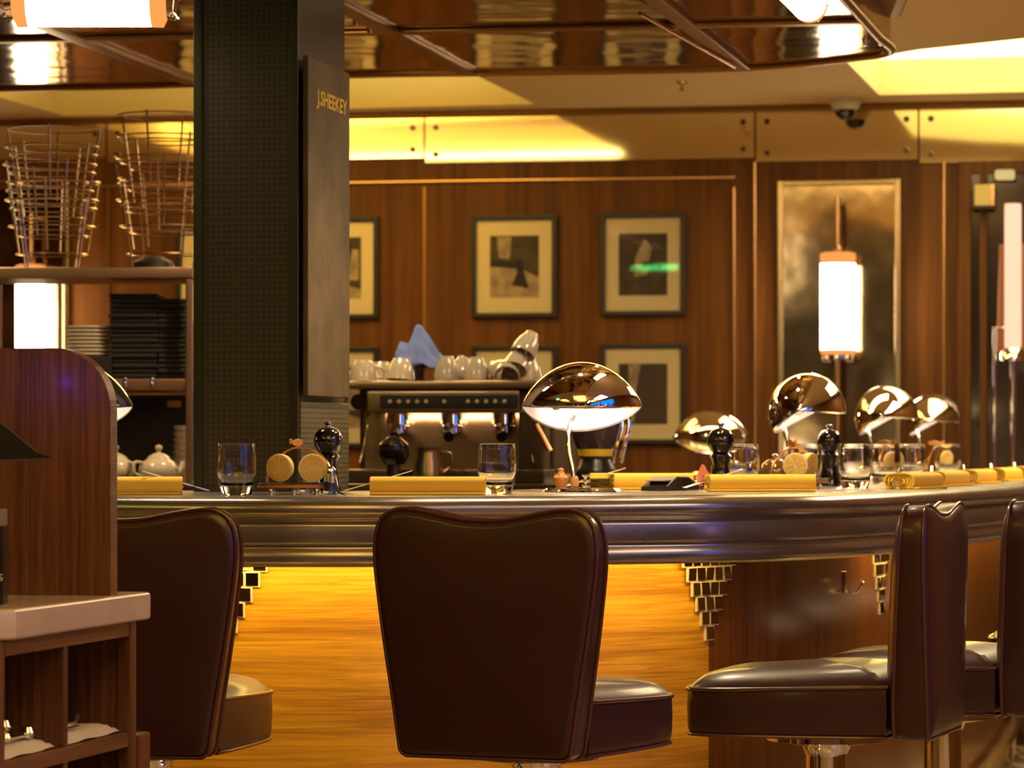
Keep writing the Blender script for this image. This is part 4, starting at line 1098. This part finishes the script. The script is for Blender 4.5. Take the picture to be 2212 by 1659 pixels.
# folded black linen, two stacks
def linen(w, d, h):
    bm = B(); box(bm, (0, 0, h/2), (w, d, h*.96), h*.42, seg=2); return bm
LNG = 'black folded napkins stacked on the middle shelf'
nL = 17; hL = (EYE-(632-HZ)/s-zM-.002)/nL
base_l = obj('folded_napkin', linen(.142, .20, hL), M_darkcloth)
def ordn(k, n): 
    return 'lowest' if k == 0 else 'topmost' if k == n-1 else 'number %d from the bottom' % (k+1)
ords = ['lowest', 'second lowest', 'third from the bottom', 'fourth from the bottom', 'fifth from the bottom', 'sixth from the bottom', 'seventh from the bottom', 'eighth from the bottom', 'middle', 'eighth from the top', 'seventh from the top', 'sixth from the top', 'fifth from the top', 'fourth from the top', 'third from the top', 'second from the top', 'topmost']
ords2 = ['lowest', 'second lowest', 'third from the bottom', 'fourth from the bottom', 'fifth from the bottom', 'sixth from the bottom', 'seventh from the bottom', 'eighth from the bottom', 'eighth from the top', 'seventh from the top', 'sixth from the top', 'fifth from the top', 'fourth from the top', 'third from the top', 'second from the top', 'topmost']
for side, px, n, oo in (('left', 286, 17, ords), ('right', 372, 16, ords2)):
    for k in range(n):
        o = base_l if (side == 'left' and k == 0) else base_l.copy()
        if o is not base_l: COL.objects.link(o)
        o.location = (PX(px, D)+random.uniform(-.005, .005)+(0 if side == 'left' else .022), D*K+.13+random.uniform(-.004, .004), zM+.001+k*hL)
        if side == 'right': o.scale = (.56, 1, 1); o.location.x = PX(369, D)+random.uniform(-.001, .001)
        tag(o, 'black folded napkin, %s of the %s stack on the middle shelf' % (oo[k], side), 'napkin', LNG)
# white plates
bm = B(); lathe(bm, [(0, 0), (.055, 0), (.064, .002), (.0665, .005), (.066, .0095), (.06, .0102), (.045, .007), (0, .0065)], 36)
pl = obj('white_plate', bm, M_china)
po = ['lowest', 'second from the bottom', 'third from the bottom', 'fourth from the bottom', 'fourth from the top', 'third from the top', 'second from the top', 'topmost']
for k in range(8):
    o = pl if k == 0 else pl.copy()
    if k: COL.objects.link(o)
    o.location = (PX(183, D)+random.uniform(-.002, .002), D*K+.10, zM+.066+k*.0112)
    tag(o, 'small white plate, %s of the stack beside the black napkins' % po[k], 'plate', 'white plates on the middle shelf')
t = thing('plate_riser', 'dark box under the stack of white plates', 'box', (PX(183, D), D*K+.10, zM))
bm = B(); box(bm, (0, 0, .0325), (.15, .16, .065), .004); obj('box_body', bm, M_black, t)
# teapots
def make_pot():
    t = thing('teapot', '', 'teapot')
    bm = B(); lathe(bm, [(0, 0), (.040, 0), (.043, .004), (.054, .02), (.058, .038), (.052, .056), (.036, .068), (0, .070)], 36); obj('body', bm, M_china, t)
    bm = B(); lathe(bm, [(.036, .067), (.030, .076), (.016, .084), (.006, .087), (.0065, .092), (.011, .099), (.010, .106), (0, .110)], 28); obj('lid', bm, M_china, t)
    bm = B(); tube(bm, catmull([(.045, 0, .022), (.068, 0, .034), (.080, 0, .060)], 5), .008, 10, radii=None); obj('spout', bm, M_china, t)
    bm = B(); tube(bm, catmull([(-.050, 0, .056), (-.078, 0, .058), (-.080, 0, .030), (-.052, 0, .018)], 5), .005, 8); obj('handle', bm, M_china, t)
    return t
pot = make_pot(); pot['group'] = 'cream teapots on the back counter'
pot.location = at(250, 6.14, CT); pot.rotation_euler.z = -.9; pot['label'] = 'cream teapot with a knob lid nearest the curved wooden panel'
dup(pot, at(343, 6.12, CT), .6, 'cream teapot with a knob lid beside the shelf post')
t = thing('cup_stack', 'tall stack of cream cups inside the shelf unit by its right post', 'cups', at(396, 6.20, CT))
for k in range(9):
    bm = B(); lathe(bm, [(0, 0), (.024, 0), (.030, .016), (.031, .017), (.026, .003), (0, .003)], 24, TM((0, 0, k*.0185))); obj('cup', bm, M_china, t)
t = thing('price_tag', 'small amber tag on the dark panel under the middle shelf', 'tag', (PX(353, 6.1)+.0, D*K+.318, EYE-(862-HZ)/s-.01))
bm = B(); box(bm, (0, 0, 0), (.042, .004, .02), .004); obj('tag_plate', bm, pbr('amber', (.55, .28, .01), .4), t)

# ------------------------------------------------------------------ host stand
HS = .925      # the stand is built at full height and set slightly smaller, on a plinth
A0 = Vector((-.815*HS, 3.5*K*HS, EYE*(1-HS))); HR = math.atan2(.937*K, .348)
HL = math.hypot(.937*K, .348)     # stretch along the front of the stand
LZ = EYE+(.94-EYE)*HS
host = thing('host_stand', 'walnut host stand with open cubbies and a pale stone ledge at lower left', 'host stand', A0, HR)
bm = B(); slab(bm, [(-.05, .045), (0, 0), (.435, 0), (.435, .62), (-.05, .62)], .888, .94, bev=.007, seg=3); obj('stone_ledge', bm, M_marble, host)
host.scale = (HS*HL, HS, HS)
bm = B(); box(bm, (.198, .17, -.047), (.44, .28, .093)); obj('plinth', bm, M_dark, host)
y0 = .018
bm = B(); box(bm, (-.022, y0+.012, .444), (.040, .024, .886), .002); obj('stile', bm, M_host, host)
bm = B(); box(bm, (.4075, y0+.012, .444), (.023, .024, .886), .002); obj('stile', bm, M_host, host)
bm = B(); box(bm, (.198, y0+.0125, .874), (.396, .023, .026), .0015); obj('top_rail', bm, M_hostH, host)
zs = .688
bm = B(); box(bm, (.198, .16, zs-.014), (.396, .28, .027), .0015); obj('shelf', bm, M_hostH, host)
bm = B(); box(bm, (.198, .16, zs-.22), (.396, .28, .02), .0015); obj('shelf', bm, M_hostH, host)
bm = B(); box(bm, (.1885, .16, .775), (.0145, .275, .172), .001); obj('divider', bm, M_host, host)
bm = B(); box(bm, (.1885, .16, .57), (.0145, .275, .195), .001); obj('divider', bm, M_host, host)
bm = B(); box(bm, (.198, .31, .444), (.44, .02, .886)); obj('back_board', bm, M_host, host)
bm = B(); box(bm, (-.030, .165, .444), (.02, .26, .886)); obj('side_board', bm, M_host, host)
bm = B(); box(bm, (.410, .165, .444), (.016, .26, .886)); obj('side_board', bm, M_host, host)
bm = B(); box(bm, (.446, .04, .34), (.042, .05, .68), .006); obj('corner_post', bm, M_host, host)
# curved screen panel on the ledge
R_ = .104; top = EYE+(960-753)/F*3.80-.94
pts = [(0, 0), (0, top-R_*1.05)]+[(-R_+R_*math.cos(a), top-R_*1.05+R_*1.05*math.sin(a)) for a in [i*PI/20 for i in range(1, 11)]]+[(-.55, top), (-.55, 0)]
ps = thing('screen_panel', 'curved topped walnut screen panel standing on the pale ledge', 'panel', (PX(237, 3.80)*HS, 3.80*K*HS, LZ), math.radians(-11.3)); ps.scale = (HS, HS, HS)
bm = B(); prism(bm, pts, 0, .038, bev=.0015, seg=2); obj('board', bm, M_host, ps)
bm = B(); n_ = len(pts)-2
rail = pts[:-2]+[(-.549, top)]
for (xa, za), (xb, zb_) in zip(rail, rail[1:]):
    d = Vector((xb-xa, 0, zb_-za)); 
    box(bm, (0, 0, 0), (d.length+.001, .0385, .0035), 0, Matrix.Translation(((xa+xb)/2, .019, (za+zb_)/2)) @ Matrix.Rotation(-math.atan2(d.z, d.x), 4, 'Y'))
obj('edge_band', bm, M_hostH, ps, label='lighter edge band')
# point of sale monitor in front of it
t = thing('till_monitor', 'dark till monitor seen edge on at the far left before the curved panel', 'monitor', (PX(-22, 3.62)*HS, 3.62*K*HS, LZ), math.radians(8)); t.scale = (HS, HS, HS)
hh = lambda py: EYE-(py-HZ)/F*3.62-.94
bm = B(); w = .115
prism(bm, [(-.20, hh(1006)), (.108, hh(990)), (.080, hh(974)), (.0, hh(890)), (-.05, hh(850)), (-.20, hh(846))], -.05, .05, bev=.003); obj('casing', bm, M_black, t)
bm = B(); prism(bm, [(-.20, hh(1010)), (.105, hh(992)), (.112, hh(988)), (-.20, hh(1002))], -.055, .055); obj('lower_lip', bm, pbr('grey edge', (.06, .045, .04), .3), t)
bm = B(); box(bm, (-.1, 0, hh(1006)/2), (.05, .06, hh(1006)), .004); box(bm, (-.1, 0, .006), (.14, .12, .012), .003); obj('stand', bm, M_black, t)
bm = B(); lathe(bm, [(0, -.004), (.006, 0), (0, .004)], 12, TM((-.0, .0535, hh(845)))); obj('blue_indicator', bm, M_bluel, t)
bl = bpy.data.lights.new('indicator', 'POINT'); bl.energy = .12; bl.color = (.12, .04, 1.); bl.shadow_soft_size = .006
blo = bpy.data.objects.new('indicator', bl); COL.objects.link(blo); blo.location = P(16, 818, 3.44)
t = thing('payment_terminal', 'black box with a grey top and a white letter, standing on the pale ledge', 'card terminal', (PX(-20, 3.60)*HS, 3.60*K*HS, LZ), 0); t.scale = (HS, HS, HS)
hh = lambda py: EYE-(py-HZ)/F*3.60-.94
bm = B(); box(bm, (0, 0, hh(1136)/2), (.050, .05, hh(1136)), .002); obj('body', bm, M_black, t)
bm = B(); box(bm, (0, 0, (hh(1100)+hh(1136))/2), (.050, .05, hh(1100)-hh(1136)), .002); obj('grey_top', bm, pbr('grey plastic', (.22, .19, .16), .4), t)
text('letter', 'S', .016, pbr('white print', (.7, .65, .6), .6), t, (.0205, -.0258, hh(1253)), (PI/2, 0, 0), .0004)
# trays in the cubbies with small steel things
HM = TM(A0, HR) @ Matrix.Diagonal((HS*HL, HS, HS, 1))
def tray(x, w, lb):
    t = thing('folded_cloth', lb, 'cloth', HM @ Vector((x, .13, zs)), HR, 'white cloths in the cubbies'); t.scale = (HS*HL, HS, HS)
    bm = B(); n = 20; g = []
    for j in range(n+1):
        row = []
        for i in range(n+1):
            u, v = i/n*2-1, j/n*2-1
            rx = w/2*u; ry = .10*v
            e = max(abs(u), abs(v)); z = .017*(1-max(0, e-.75)*3.6)+.0015*math.sin(u*6+v*3)
            row.append(bm.verts.new((rx, ry, max(.001, z))))
        g.append(row)
    for j in range(n):
        for i in range(n): bm.faces.new((g[j][i], g[j][i+1], g[j+1][i+1], g[j+1][i]))
    bot = [bm.verts.new((sx_*w/2, sy_*.10, .0005)) for sx_, sy_ in ((-1, -1), (1, -1), (1, 1), (-1, 1))]
    obj('cloth_fold', bm, pbr('white cloth', (.62, .57, .50), .7), t, smooth=180, recalc=False)
tray(.088, .175, 'white folded cloth under the steel stoppers in the left cubby'); tray(.298, .185, 'white folded cloth under the dark knife in the right cubby')
q = HM @ Vector((.092, .07, zs+.019))
t = thing('bottle_stopper', 'heap of shiny steel bottle stoppers in the left cubby', 'stopper', q, HR)
bm = B()
for x, y, z, r in ((-.01, 0, .008, .009), (.012, .012, .024, .013), (.058, -.01, .011, .012), (-.012, .02, .01, .007)):
    lathe(bm, [(0, -r), (r*.7, -r*.7), (r, 0), (r*.7, r*.7), (0, r)], 20, TM((x, y, z)))
tube(bm, [(-.01, 0, .006), (.05, -.01, .008)], .004, 8); tube(bm, [(.0, .012, .012), (.03, .02, .014)], .004, 8); tube(bm, [(-.03, .005, .016), (.01, .012, .022)], .004, 8)
obj('steel_stoppers', bm, M_chrome, t)
q = HM @ Vector((.258, .06, zs+.024))
t = thing('knife', 'dark handled knife lying on the cloth in the right cubby', 'knife', q, HR)
bm = B(); tube(bm, catmull([(-.07, 0, .0), (-.03, 0, .004), (.0, 0, .004), (.03, 0, .005), (.048, 0, .016)], 4), .0045, 8); obj('handle', bm, M_steel, t)
bm = B(); box(bm, (-.01, -.006, .001), (.07, .012, .0015)); obj('blade', bm, M_chrome, t)

# ------------------------------------------------------------------ light in the room
def spot(loc, power, col, cone=115):
    l = bpy.data.lights.new('fill spot', 'SPOT'); l.energy = power; l.color = col; l.spot_size = math.radians(cone); l.spot_blend = .7; l.shadow_soft_size = .03
    o = bpy.data.objects.new('fill spot', l); COL.objects.link(o); o.location = loc; return o
for x, y, p in ((-1.7, 9.3, 70), (-.75, 8.2, 70), (.15, 8.0, 80), (.5, 9.3, 60), (-.5, 9.6, 60), (.65, 10.2, 60)):  # added spots without fixtures, brightening the bar top from the canopy
    spot((x, y, CAN-.02), p, (1., .74, .42))
area('fill light', (.1, 11.4, 2.50), (2.6, .4), 55, (1., .66, .24), (0, 0, 0))  # added area fills without fixtures, brightening wall, bar and host stand
area('fill light', (-2.1, 11.7, 2.50), (1.2, .4), 26, (1., .66, .24), (0, 0, 0))
area('fill light', (2.3, 10.4, 2.5), (.9, 1.4), 60, (1., .72, .42), (0, 0, 0))
area('fill light', (2.3, 5.6, 2.5), (1.0, 1.6), 34, (1., .70, .45), (0, 0, 0))
area('fill light', (1.7, 2.6, 2.45), (.8, 1.2), 40, (1., .72, .50), (0, math.radians(48), math.radians(15)+PI))
area('machine task light', (MX+.01, 6.02*K+.06, CT+.19), (.4, .03), .9, (1., .62, .34), (math.radians(30), 0, WROT))
w = bpy.data.worlds.new('world'); sc.world = w; w.use_nodes = True
w.node_tree.nodes['Background'].inputs[0].default_value = (1., .72, .42, 1); w.node_tree.nodes['Background'].inputs[1].default_value = .02

sc.view_settings.view_transform = 'Standard'; sc.view_settings.look = 'None'; sc.view_settings.gamma = 1; sc.view_settings.exposure = 0.; sc.view_settings.use_curve_mapping = False
sc.cycles.use_denoising = True
sc.cycles.use_adaptive_sampling = True; sc.cycles.adaptive_threshold = .08
sc.cycles.max_bounces = 8; sc.cycles.glossy_bounces = 4; sc.cycles.transmission_bounces = 7; sc.cycles.transparent_max_bounces = 8; sc.cycles.diffuse_bounces = 3
sc.cycles.caustics_reflective = True; sc.cycles.caustics_refractive = False; sc.cycles.sample_clamp_indirect = 6.
